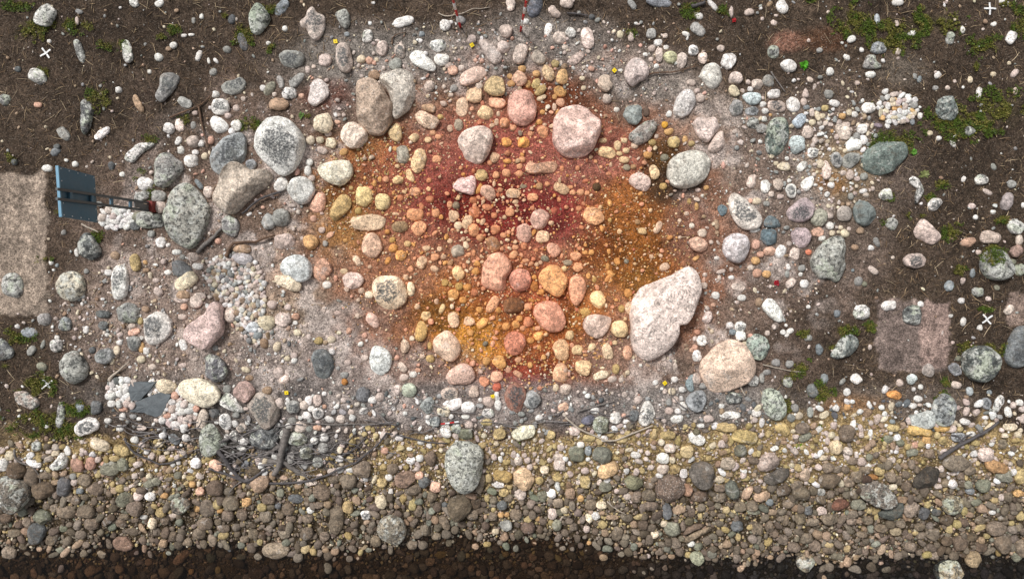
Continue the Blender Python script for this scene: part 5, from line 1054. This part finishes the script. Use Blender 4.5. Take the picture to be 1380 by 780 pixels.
# ------------------------------------------------------------------ tubes: roots, sticks, twigs
def tube_bm(bm, pts, r0, r1, seg=7, rough=0.18, seed=1):
    rr = random.Random(seed)
    P = [Vector(p) for p in pts]; Q = []
    for i in range(len(P) - 1):                         # Catmull-Rom
        a = P[max(i - 1, 0)]; b_ = P[i]; c = P[i + 1]; d = P[min(i + 2, len(P) - 1)]
        for t in (0, .25, .5, .75):
            Q.append(0.5 * ((2 * b_) + (c - a) * t + (2 * a - 5 * b_ + 4 * c - d) * t * t + (-a + 3 * b_ - 3 * c + d) * t ** 3))
    Q.append(P[-1]); n = len(Q); rings = []
    for i, q in enumerate(Q):
        dr = (Q[min(i + 1, n - 1)] - Q[max(i - 1, 0)]).normalized()
        up = Vector((0, 0, 1)) if abs(dr.z) < 0.9 else Vector((1, 0, 0))
        sx = dr.cross(up).normalized(); sy = sx.cross(dr); rad = r0 + (r1 - r0) * i / (n - 1)
        wob = Vector((rr.uniform(-1, 1), rr.uniform(-1, 1), rr.uniform(-.5, .5))) * rad * 0.5 * rough * 3
        rings.append([bm.verts.new(q + wob + (sx * math.cos(k * 6.2832 / seg) + sy * math.sin(k * 6.2832 / seg)) * rad * (1 + rr.uniform(-rough, rough))) for k in range(seg)])
    for i in range(n - 1):
        for k in range(seg): bm.faces.new((rings[i][k], rings[i][(k + 1) % seg], rings[i + 1][(k + 1) % seg], rings[i + 1][k]))
    bm.faces.new(rings[0][::-1]); bm.faces.new(rings[-1])
def stick(name, px, d0, d1, mat, label, cat, lift=0.5, seed=1, group=None, forks=()):
    base = W(*px[0]); bm = bmesh.new(); rr = random.Random(seed)
    pts = [W(x, y, 0.01 * (d0 + d1) * 0.25 + 0.01 * lift * (1 + rr.random())) - base for x, y in px]
    tube_bm(bm, pts, d0 * .005, d1 * .005, seed=seed)
    for fk in forks:
        tube_bm(bm, [W(x, y, 0.01 * lift + 0.012) - base for x, y in fk], d1 * .006, d1 * .003, seed=seed + 3, seg=6)
    tag(bm_obj(name, bm, mat, loc=base, smooth=True), label, cat, group)
ROOTG = "roots exposed along the bank"
stick("root", [(168, 590), (174, 602), (185, 612), (205, 621), (218, 625), (236, 621), (252, 612)], 3.4, 2, DARKBARK, "thin dark root curving in a loop over gravel at lower left", "root", 2, 1, ROOTG)
stick("root", [(19, 606), (24, 621), (44, 629), (53, 642), (54, 652)], 3, 1.4, BARK, "thin grey root by the left edge above the big dark shore boulder", "root", 2, 2, ROOTG)
stick("root", [(292, 606), (302, 618), (315, 636), (330, 648), (345, 641), (358, 632)], 6, 3, DARKBARK, "thick dark root below the green lichen boulder", "root", 3, 3, ROOTG, forks=[[(315, 636), (322, 622), (332, 612)]])
stick("root", [(281, 631), (304, 638), (333, 649), (374, 651), (404, 649), (435, 642), (462, 630), (482, 622)], 3.6, 2.6, DARKBARK, "long dark root arching along the bank foot left of centre", "root", 3, 4, ROOTG)
stick("root", [(386, 578), (381, 600), (377, 622), (370, 640)], 11, 7, BARK, "stout grey root running straight down the bank", "root", 1, 5, ROOTG, forks=[[(378, 618), (395, 632), (412, 640)], [(377, 622), (360, 620), (348, 612)], [(381, 600), (366, 606), (352, 618)]])
stick("root", [(482, 622), (495, 610), (508, 600), (521, 583)], 3, 2.2, DARKBARK, "dark forked root left of the white bank stones", "root", 3, 6, ROOTG, forks=[[(460, 614), (478, 604), (494, 588)]])
stick("root", [(521, 583), (545, 588), (575, 595), (603, 597)], 2.4, 1.6, DARKBARK, "thin dark root left of the great lichen-crusted boulder", "root", 3, 7, ROOTG)
stick("root", [(405, 568), (443, 572), (480, 571), (528, 571)], 1.8, 1.2, BARK, "straight thin grey root along the bank top left of centre", "root", 2, 8, ROOTG)
stick("root", [(762, 562), (780, 577), (800, 586), (823, 594), (849, 585), (880, 573)], 2.6, 2, PALEWOOD, "pale root sagging in a bow along the bank right of centre", "root", 3, 9, ROOTG)
stick("root", [(777, 555), (803, 547), (828, 540)], 2.6, 1.4, BARK, "short grey root pointing up to the right on the bank", "root", 2, 10, ROOTG)
stick("driftwood_branch", [(1266, 618), (1278, 609), (1296, 598), (1318, 587), (1334, 578), (1346, 568)], 6, 3, DARKBARK, "charred dark driftwood branch lying at the right bank", "branch", 3, 11, None, forks=[[(1290, 602), (1298, 590), (1310, 584)], [(1300, 597), (1290, 588), (1282, 586)]])
stick("stick", [(228, 159), (245, 152), (258, 147), (272, 140), (280, 133), (287, 125)], 2.6, 1.4, BROWNBARK, "brown stick slanting above the dark flat-topped boulder", "stick", 1.5, 12)
stick("stick", [(268, 144), (271, 164), (275, 180), (281, 200)], 2.8, 1.8, BROWNBARK, "brown stick running down left of the dark flat-topped boulder", "stick", 1.5, 13)
stick("root", [(379, 259), (366, 262), (353, 267), (340, 276), (327, 288)], 3.4, 2.4, DARKBARK, "dark root under the lower right side of the angular tan slab", "root", 2, 14)
stick("root", [(305, 346), (309, 335), (318, 327), (343, 326), (356, 321), (370, 317)], 5, 2.4, BROWNBARK, "crooked brown root above the gravel patch", "root", 2, 15)
stick("root", [(266, 340), (278, 328), (290, 317), (303, 303)], 6, 4, BARK, "thick grey root right of the big lichen-speckled oval boulder", "root", 1, 16)
stick("twig", [(591, 18), (597, 21), (604, 22), (614, 20), (624, 18), (637, 12), (648, 12), (660, 10)], 1.5, 0.9, PALEWOOD, "wavy pale twig behind the left ranging pole", "twig", 1, 17)
stick("twig", [(529, 60), (529, 51), (537, 46), (547, 44)], 2, 1, BROWNBARK, "short bent twig on dark soil left of the ranging poles", "twig", 1, 18)
stick("twig", [(764, 18), (778, 19), (792, 21)], 2.6, 1.8, DARKBARK, "short dark twig beside a small dark pebble at the top", "twig", 1, 19)
stick("root", [(868, 107), (874, 101), (887, 98), (910, 97), (924, 93), (938, 89)], 2.4, 1.4, BROWNBARK, "brown root bordering the grey hollow at upper right", "root", 1.5, 20)
stick("twig", [(1028, 491), (1040, 494), (1053, 497), (1068, 500), (1084, 501)], 1.7, 0.9, PALEWOOD, "straight pale twig right of the large pink-orange boulder", "twig", 1, 21)
stick("stick", [(146, 513), (152, 506), (159, 500), (174, 487)], 4.6, 1.4, PALEWOOD, "bleached stick above the dark slate slabs", "stick", 2, 22)
stick("stick", [(110, 302), (120, 307), (133, 313)], 2.4, 1.8, PALEWOOD, "short pale stick under the blue sign panel", "stick", 1, 23)
stick("twig", [(818, 675), (823, 680), (828, 684), (836, 689), (844, 693)], 2, 1.2, PALEWOOD, "small forked pale twig on the shingle", "twig", 3.5, 24, None, [[(823, 680), (821, 672), (823, 668)]])
stick("twig", [(1039, 97), (1048, 110), (1058, 124)], 2, 1.2, BARK, "thin grey twig below the white blocky stone", "twig", 1, 25)
stick("twig", [(997, 518), (1000, 525), (1004, 533)], 2.2, 1.6, PALEWOOD, "short pale twig under the large pink-orange boulder", "twig", 4, 26)
stick("stick", [(932, 9), (942, 6), (951, 3)], 5, 4, DARKBARK, "dark stub of wood at the top edge right of centre", "stick", 1, 27)

# tangle of fine grey rootlets on the eroded bank
bm = bmesh.new(); pr = random.Random(21)
for i in range(125):
    if i < 70: x, y = pr.gauss(385, 52), pr.gauss(610, 17)
    elif i < 95: x, y = pr.gauss(215, 45), pr.gauss(588, 10)
    else: x, y = pr.uniform(480, 1000), pr.gauss(566, 10)
    if not (150 < x < 1010 and 548 < y < 655): continue
    a = pr.gauss(0, .45) + (3.1416 if pr.random() < .5 else 0); L = pr.uniform(18, 62); pts = []
    for k in range(5):
        pts.append(W(x, y, pr.uniform(.02, .075))); x += math.cos(a) * L / 4; y += math.sin(a) * L / 4 * .7; a += pr.uniform(-.6, .6)
    tube_bm(bm, pts, pr.uniform(.006, .013), .0035, seg=5, seed=i)
tag(bm_obj("rootlets", bm, plain("rootlet_bark", (116, 111, 110), 0.9, 0.35, 25, bump=0.5), smooth=True), "tangle of fine grey rootlets spread over the eroded bank", "roots", kind="stuff")

# ------------------------------------------------------------------ loose litter: needles, straw, chips (uncountable)
def litter(name, n, sampler, lmin, lmax, wd, cols, label, seed, den):
    pr = random.Random(seed); V = []; F = []; C = []
    cnt = 0
    while cnt < n:
        x, y = sampler(pr)
        if pr.random() > den(x, y): continue
        g = W(x, y, 0.006 + pr.random() * 0.008); L = pr.uniform(lmin, lmax) ; a = pr.uniform(0, 6.283); w = wd * pr.uniform(0.6, 1.4)
        d = Vector((math.cos(a), math.sin(a), pr.uniform(-.08, .12))); s = Vector((-d.y, d.x, 0)); bend = pr.uniform(-.25, .25)
        c = lin(cols[pr.randrange(len(cols))]) * pr.uniform(0.7, 1.2); i0 = len(V)
        for t, wf in ((-.5, .5), (0, 1), (.5, .5)):
            q = g + d * L * t + s * L * bend * (t * t * 4 - .5) * .3
            V += [q + s * w * wf, q - s * w * wf, q + Vector((0, 0, w * 1.3 * wf))]; C += [c] * 3
        for j in (0, 3):
            for k in range(3): F.append((i0 + j + k, i0 + j + (k + 1) % 3, i0 + j + 3 + (k + 1) % 3, i0 + j + 3 + k))
        cnt += 1
    me = make_mesh(name, np.array([v[:] for v in V]), np.array(F), STRAW, np.array(C))
    tag(obj(name, me), label, "litter", kind="stuff")
def topsoil(x, y):
    d = math.hypot((x - 660) / 500, (y - 330) / 265)
    if y > 575 or (x < 62 and 228 < y < 428) or (1180 < x < 1280 and 402 < y < 500): return 0.02
    return (1.0 if d > 1.05 else 0.06) * (0.3 + 1.0 * float(vnoise(np.array(x / 45.), np.array(y / 45.))))
litter("dry_straw", 4200, rect(-70, 1450, -70, 580), .02, .11, .0030, [(188, 162, 128), (142, 116, 88), (190, 168, 138), (120, 96, 74)], "dry pine needles and straw strewn over the dark topsoil", 5, topsoil)
litter("dry_grass", 520, rect(-70, 1450, -70, 580), .08, .2, .0034, [(196, 172, 140), (160, 134, 106), (206, 186, 156)], "loose pale stalks of dry grass on the dark topsoil", 8, topsoil)

# ------------------------------------------------------------------ moss and low green growth
V = []; F = []; C = []; pr = random.Random(11)
for (cx, cy, rx, ry) in MOSS + [(1338, 343, 19, 12)]:
    onrock = (cx, cy) == (1338, 343)
    n = int(rx * ry * 1.3) + 30
    for _ in range(n):
        a = pr.uniform(0, 6.283); rr = pr.random() ** 0.6 * 1.2; x = cx + rx * rr * math.cos(a); y = cy + ry * rr * math.sin(a)
        nv = float(fbm(np.array([x / 12]), np.array([y / 12]), 3)[0])
        if rr + 3.0 * nv > 0.72: continue
        g = W(x, y, (0.16 if onrock else 0.0) + pr.random() * 0.02)
        for _k in range(4):
            az = pr.uniform(0, 6.283); el = pr.uniform(0.15, 1.1); L = pr.uniform(.010, .027); w = L * pr.uniform(.22, .42)
            o = g + Vector((pr.uniform(-.012, .012), pr.uniform(-.012, .012), pr.uniform(-.004, .012)))
            d = Vector((math.cos(az) * math.cos(el), math.sin(az) * math.cos(el), math.sin(el))); s = Vector((-math.sin(az), math.cos(az), 0))
            i0 = len(V); V += [o, o + d * L * .55 + s * w, o + d * L, o + d * L * .55 - s * w]; F.append((i0, i0 + 1, i0 + 2, i0 + 3))
            base = (70, 86, 26) if nv < -0.12 else ((86, 88, 32) if pr.random() < .7 else (112, 104, 52))
            C += [lin(base) * pr.uniform(.6, 1.5)] * 4
me = make_mesh("moss", np.array([v[:] for v in V]), np.array(F), LEAF, np.array(C), smooth=False)
tag(obj("moss", me), "cushions of dark green moss on the topsoil", "moss", kind="stuff")
def plant(px, py, size, n, rgb, label, seed):
    base = W(px, py); pr = random.Random(seed); V = []; F = []; C = []
    for i in range(n):
        az = i * 2.4 + pr.uniform(-.3, .3); el = pr.uniform(.15, 1.0); L = size * pr.uniform(.45, 1.0); w = L * pr.uniform(.16, .26)
        d = Vector((math.cos(az) * math.cos(el), math.sin(az) * math.cos(el), math.sin(el))); s = Vector((-math.sin(az), math.cos(az), 0)); i0 = len(V)
        droop = Vector((0, 0, -L * .25))
        V += [Vector((0, 0, .003)), d * L * .4 + s * w, d * L * .4 - s * w, d * L * .75 + s * w * .7 + droop * .5, d * L * .75 - s * w * .7 + droop * .5, d * L + droop]
        F += [(i0, i0 + 1, i0 + 2, i0 + 2), (i0 + 1, i0 + 3, i0 + 4, i0 + 2), (i0 + 3, i0 + 5, i0 + 4, i0 + 4)]
        C += [lin(rgb) * pr.uniform(.7, 1.3)] * 6
    tris = []
    for f in F: tris += [f[:3]] if f[2] == f[3] else [f[:3], (f[0], f[2], f[3])]
    me = make_mesh("small_plant", np.array([v[:] for v in V]), np.array(tris), LEAF, np.array(C))
    tag(obj("small_plant", me, loc=base), label, "plant", "small green plants")
plant(1083, 88, .085, 46, (72, 138, 30), "bright green tufted plant right of the white blocky stone", 1)
plant(1231, 206, .075, 30, (84, 132, 48), "green plant at the right tip of the big dark green-grey boulder", 2)
plant(1077, 600, .065, 24, (108, 138, 36), "small green plant alone on the yellow shingle", 3)
plant(1188, 591, .055, 18, (86, 100, 34), "small dull green plant on the shingle at right", 4)
plant(698, 597, .06, 16, (104, 122, 60), "thin green plant on the shingle right of the great lichen-crusted boulder", 5)
plant(407, 156, .07, 18, (84, 110, 52), "thin green plant right of the great white domed boulder", 6)
plant(1245, 235, .09, 14, (112, 118, 72), "sparse grassy sprig above the hook-shaped pale stone", 7)
plant(1105, 573, .05, 16, (86, 92, 30), "small moss-green plant at the bank edge at right", 8)

# ------------------------------------------------------------------ survey gear
def box_bm(bm, c, sx, sy, sz, rot=None, bev=0.0):
    r = bmesh.ops.create_cube(bm, size=1.0); vs = r['verts']
    bmesh.ops.scale(bm, vec=(sx, sy, sz), verts=vs)
    if bev:
        es = list({e for v in vs for e in v.link_edges})
        rb = bmesh.ops.bevel(bm, geom=es, offset=bev, segments=2, affect='EDGES', profile=0.6)
        vs = list({v for f in rb['faces'] for v in f.verts} | {v for v in vs if v.is_valid})
    if rot is not None: bmesh.ops.rotate(bm, verts=vs, cent=(0, 0, 0), matrix=rot)
    bmesh.ops.translate(bm, vec=c, verts=vs)
    return vs
WHITEP = plain("white_plastic", (226, 226, 226), 0.5, 0.06, 40, bump=0.05)
REDP = plain("red_paint", (188, 34, 36), 0.45, 0.1, 40, bump=0.05)
STEEL = plain("steel", (120, 120, 122), 0.4, 0.1, 40, metallic=0.8, bump=0.05)
YEL = plain("yellow_plastic", (236, 206, 22), 0.5, 0.08, 60, bump=0.05)
YELD = plain("yellow_nail", (170, 150, 30), 0.4, 0.1, 60, bump=0.05)
from mathutils import Matrix
for (x, y, a1, a2, L, lab) in ((62, 72, 54, -33, .165, "white cross marker on dark soil at the upper left"), (64, 518, 47, -38, .175, "white cross marker near moss at the lower left"),
                               (1334, 12, 88, 2, .165, "white cross marker at the upper right corner"), (1330, 430, 52, -37, .165, "white cross marker on dark soil at the right")):
    e = empty("survey_cross", W(x, y, 0.012)); tag(e, lab, "survey marker", "white survey crosses")
    for j, a in enumerate((a1, a2)):
        bm = bmesh.new(); bar = []
        pr = random.Random(int(x) + j)
        n = 6                                            # a strip that sags slightly over the soil
        for i in range(n + 1):
            t = (i / n - .5) * L * pr.uniform(.97, 1.03); z = 0.006 * math.cos(i * 1.3 + x) + 0.004 * j
            for sx, zz in ((-.0105, 0), (.0105, 0), (.0105, .003), (-.0105, .003)): bar.append(bm.verts.new((t, sx * pr.uniform(.9, 1.1), z + zz)))
        for i in range(n):
            for k in range(4): bm.faces.new((bar[i * 4 + k], bar[i * 4 + (k + 1) % 4], bar[i * 4 + 4 + (k + 1) % 4], bar[i * 4 + 4 + k]))
        bm.faces.new(bar[:4]); bm.faces.new(bar[-4:][::-1])
        o = bm_obj("strip", bm, WHITEP, e); o.rotation_euler = (0, 0, -R(a)); o.location = (0, 0, 0.004 * j)
for (x, y, a, lab) in ((452, 56, 8, "yellow square tag near the knobbly grey-white boulder"), (636, 61, 30, "yellow square tag below the left ranging pole"), (828, 95, 45, "yellow square tag left of the pale mauve boulder"),
                       (386, 529, 3, "yellow square tag right of the brownish two-lobed boulder"), (664, 534, 12, "yellow square tag beside the dark red stained stone"), (896, 516, 38, "yellow square tag below the huge pitted boulder")):
    e = empty("marker_tag", W(x, y, 0.03)); tag(e, lab, "marker tag", "yellow find tags")
    bm = bmesh.new(); box_bm(bm, (0, 0, 0), .052, .052, .005, Matrix.Rotation(R(a), 3, 'Z') @ Matrix.Rotation(R(7), 3, 'X'), .0015); bm_obj("tag_plate", bm, YEL, e)
    bm = bmesh.new(); bmesh.ops.create_cone(bm, cap_ends=True, segments=10, radius1=.008, radius2=.006, depth=.006); bm_obj("nail_head", bm, YELD, e, (0, 0, .006), True)
    bm = bmesh.new(); bmesh.ops.create_cone(bm, cap_ends=True, segments=8, radius1=.002, radius2=.003, depth=.06); bm_obj("nail_shank", bm, STEEL, e, (0, 0, -.033), True)

def ranging_pole(bx, by, lean, label):
    b0 = W(bx, by); e = empty("ranging_pole", b0); tag(e, label, "ranging pole", "red and white ranging poles")
    ax = Vector((lean[0], lean[1], 1)).normalized(); q = ax.to_track_quat('Z', 'Y')
    def cyl(name, z0, z1, r0, r1, mat):
        bm = bmesh.new(); bmesh.ops.create_cone(bm, cap_ends=True, segments=16, radius1=r0, radius2=r1, depth=z1 - z0)
        o = bm_obj(name, bm, mat, e, tuple(ax * ((z0 + z1) / 2)), True); o.rotation_mode = 'QUATERNION'; o.rotation_quaternion = q
    cyl("steel_tip", -0.12, 0.0, .003, .012, STEEL)
    for i in range(10): cyl("painted_band", 0.2 * i, 0.2 * i + 0.2, .016, .016, REDP if i % 2 == 0 else WHITEP)
    cyl("end_cap", 2.0, 2.012, .017, .015, STEEL)
ranging_pole(620.5, 37, (-0.03, 0.0), "left red and white ranging pole standing by the top edge")
ranging_pole(701.5, 42, (0.06, 0.0), "right red and white ranging pole standing by the top edge")

# information sign on two posts
BLUE = plain("blue_sheet", (62, 98, 118), 0.5, 0.06, 8, bump=0.04)
BLUEE = plain("blue_edge", (104, 150, 176), 0.45, 0.05, 8, bump=0.04)
POSTM = plain("dark_post", (74, 78, 80), 0.55, 0.12, 30, bump=0.1)
GREYP = plain("grey_plate", (96, 96, 96), 0.6, 0.1, 30, bump=0.1)
REDB = plain("red_block", (122, 44, 36), 0.7, 0.15, 40, bump=0.2)
SCREW = plain("zinc_screw", (206, 212, 214), 0.35, 0.05, 60, bump=0.02)
sb = W(206.5, 279.5); sg = empty("information_sign", sb); tag(sg, "blue information sign on two dark posts beside the sand patch", "sign")
LEAN = -0.047                                                   # tops lean this much per metre towards -Y
for off in (-0.052, 0.052):
    bm = bmesh.new()
    vs = box_bm(bm, (0, 0, 0.94), .03, .03, 2.02, bev=.004)
    for v in vs: v.co.y += LEAN * v.co.z
    bm_obj("post", bm, POSTM, sg, (0, off, 0))
for z in (0.55, 0.96, 1.34, 1.72):
    bm = bmesh.new(); box_bm(bm, (0, LEAN * z, z), .022, .088, .05, bev=.003); bm_obj("crossbar", bm, BLUE, sg)
bm = bmesh.new(); box_bm(bm, (0, LEAN * .3, .29), .014, .070, .34, bev=.002); bm_obj("lower_plate", bm, GREYP, sg)
bm = bmesh.new(); box_bm(bm, (.02, 0, .07), .07, .14, .12, bev=.006); bm_obj("foot_block", bm, REDB, sg)
pe = empty("sign_panel_pivot") if False else None
bm = bmesh.new(); box_bm(bm, (0, 0, 0), .022, .545, .63, bev=.003)
panel = bm_obj("panel", bm, BLUE, sg, (-0.034, LEAN * 1.53 + .02, 1.535)); panel.rotation_euler = (0, 0, R(4.0))
bm = bmesh.new(); box_bm(bm, (0, 0, 0), .032, .552, .018, bev=.003); bm_obj("panel_top_edge", bm, BLUEE, panel, (0, 0, .326))  # top edge of the panel, in a lighter blue
for (yy, zz) in [(y_, z_) for z_ in (-.29, .29) for y_ in (-.25, -.12, .12, .25)] + [(y_, 0.0) for y_ in (-.25, .25)] + [(y_, z_) for z_ in (-.14, .15) for y_ in (-.25, .25)]:
    bm = bmesh.new(); bmesh.ops.create_cone(bm, cap_ends=True, segments=10, radius1=.008, radius2=.006, depth=.006)
    o = bm_obj("screw", bm, SCREW, panel, (.0135, yy, zz), True); o.rotation_euler = (0, R(90), 0)

# small red scraps and a torn ribbon
def scrap(px, py, size, label, seed, rgb=(196, 40, 48)):
    m = plain("red_scrap", rgb, 0.6, 0.15, 60); base = W(px, py, .012); pr = random.Random(seed); bm = bmesh.new(); n = 5
    g = [[bm.verts.new(((i - 2) * size / 4 * pr.uniform(.7, 1.1), (j - 2) * size / 4 * pr.uniform(.7, 1.1), pr.uniform(0, size * .45))) for j in range(n)] for i in range(n)]
    for i in range(n - 1):
        for j in range(n - 1): bm.faces.new((g[i][j], g[i + 1][j], g[i + 1][j + 1], g[i][j + 1]))
    bmesh.ops.solidify(bm, geom=bm.faces[:], thickness=.002)
    tag(bm_obj("red_scrap", bm, m, loc=base), label, "scrap")
scrap(1046, 381, .075, "crumpled red scrap below the smooth grey-mauve boulder", 1, (190, 44, 60))
scrap(989, 28, .055, "small red scrap beside a thin upright stone at the top", 2)
scrap(1064, 199, .03, "tiny red scrap touching the dark green-grey oblong boulder", 3)
b0 = W(594, 571, .06); rb = empty("striped_ribbon", b0); tag(rb, "short red and white striped ribbon on the white bank stones", "ribbon")
for i in range(4):
    bm = bmesh.new(); box_bm(bm, (.06 * i + .03, .008 * i + .004, .01 * math.sin(i * 1.2)), .06, .018, .004, Matrix.Rotation(R(7), 3, 'Z')); bm_obj("ribbon_stripe", bm, REDP if i % 2 == 0 else WHITEP, rb)
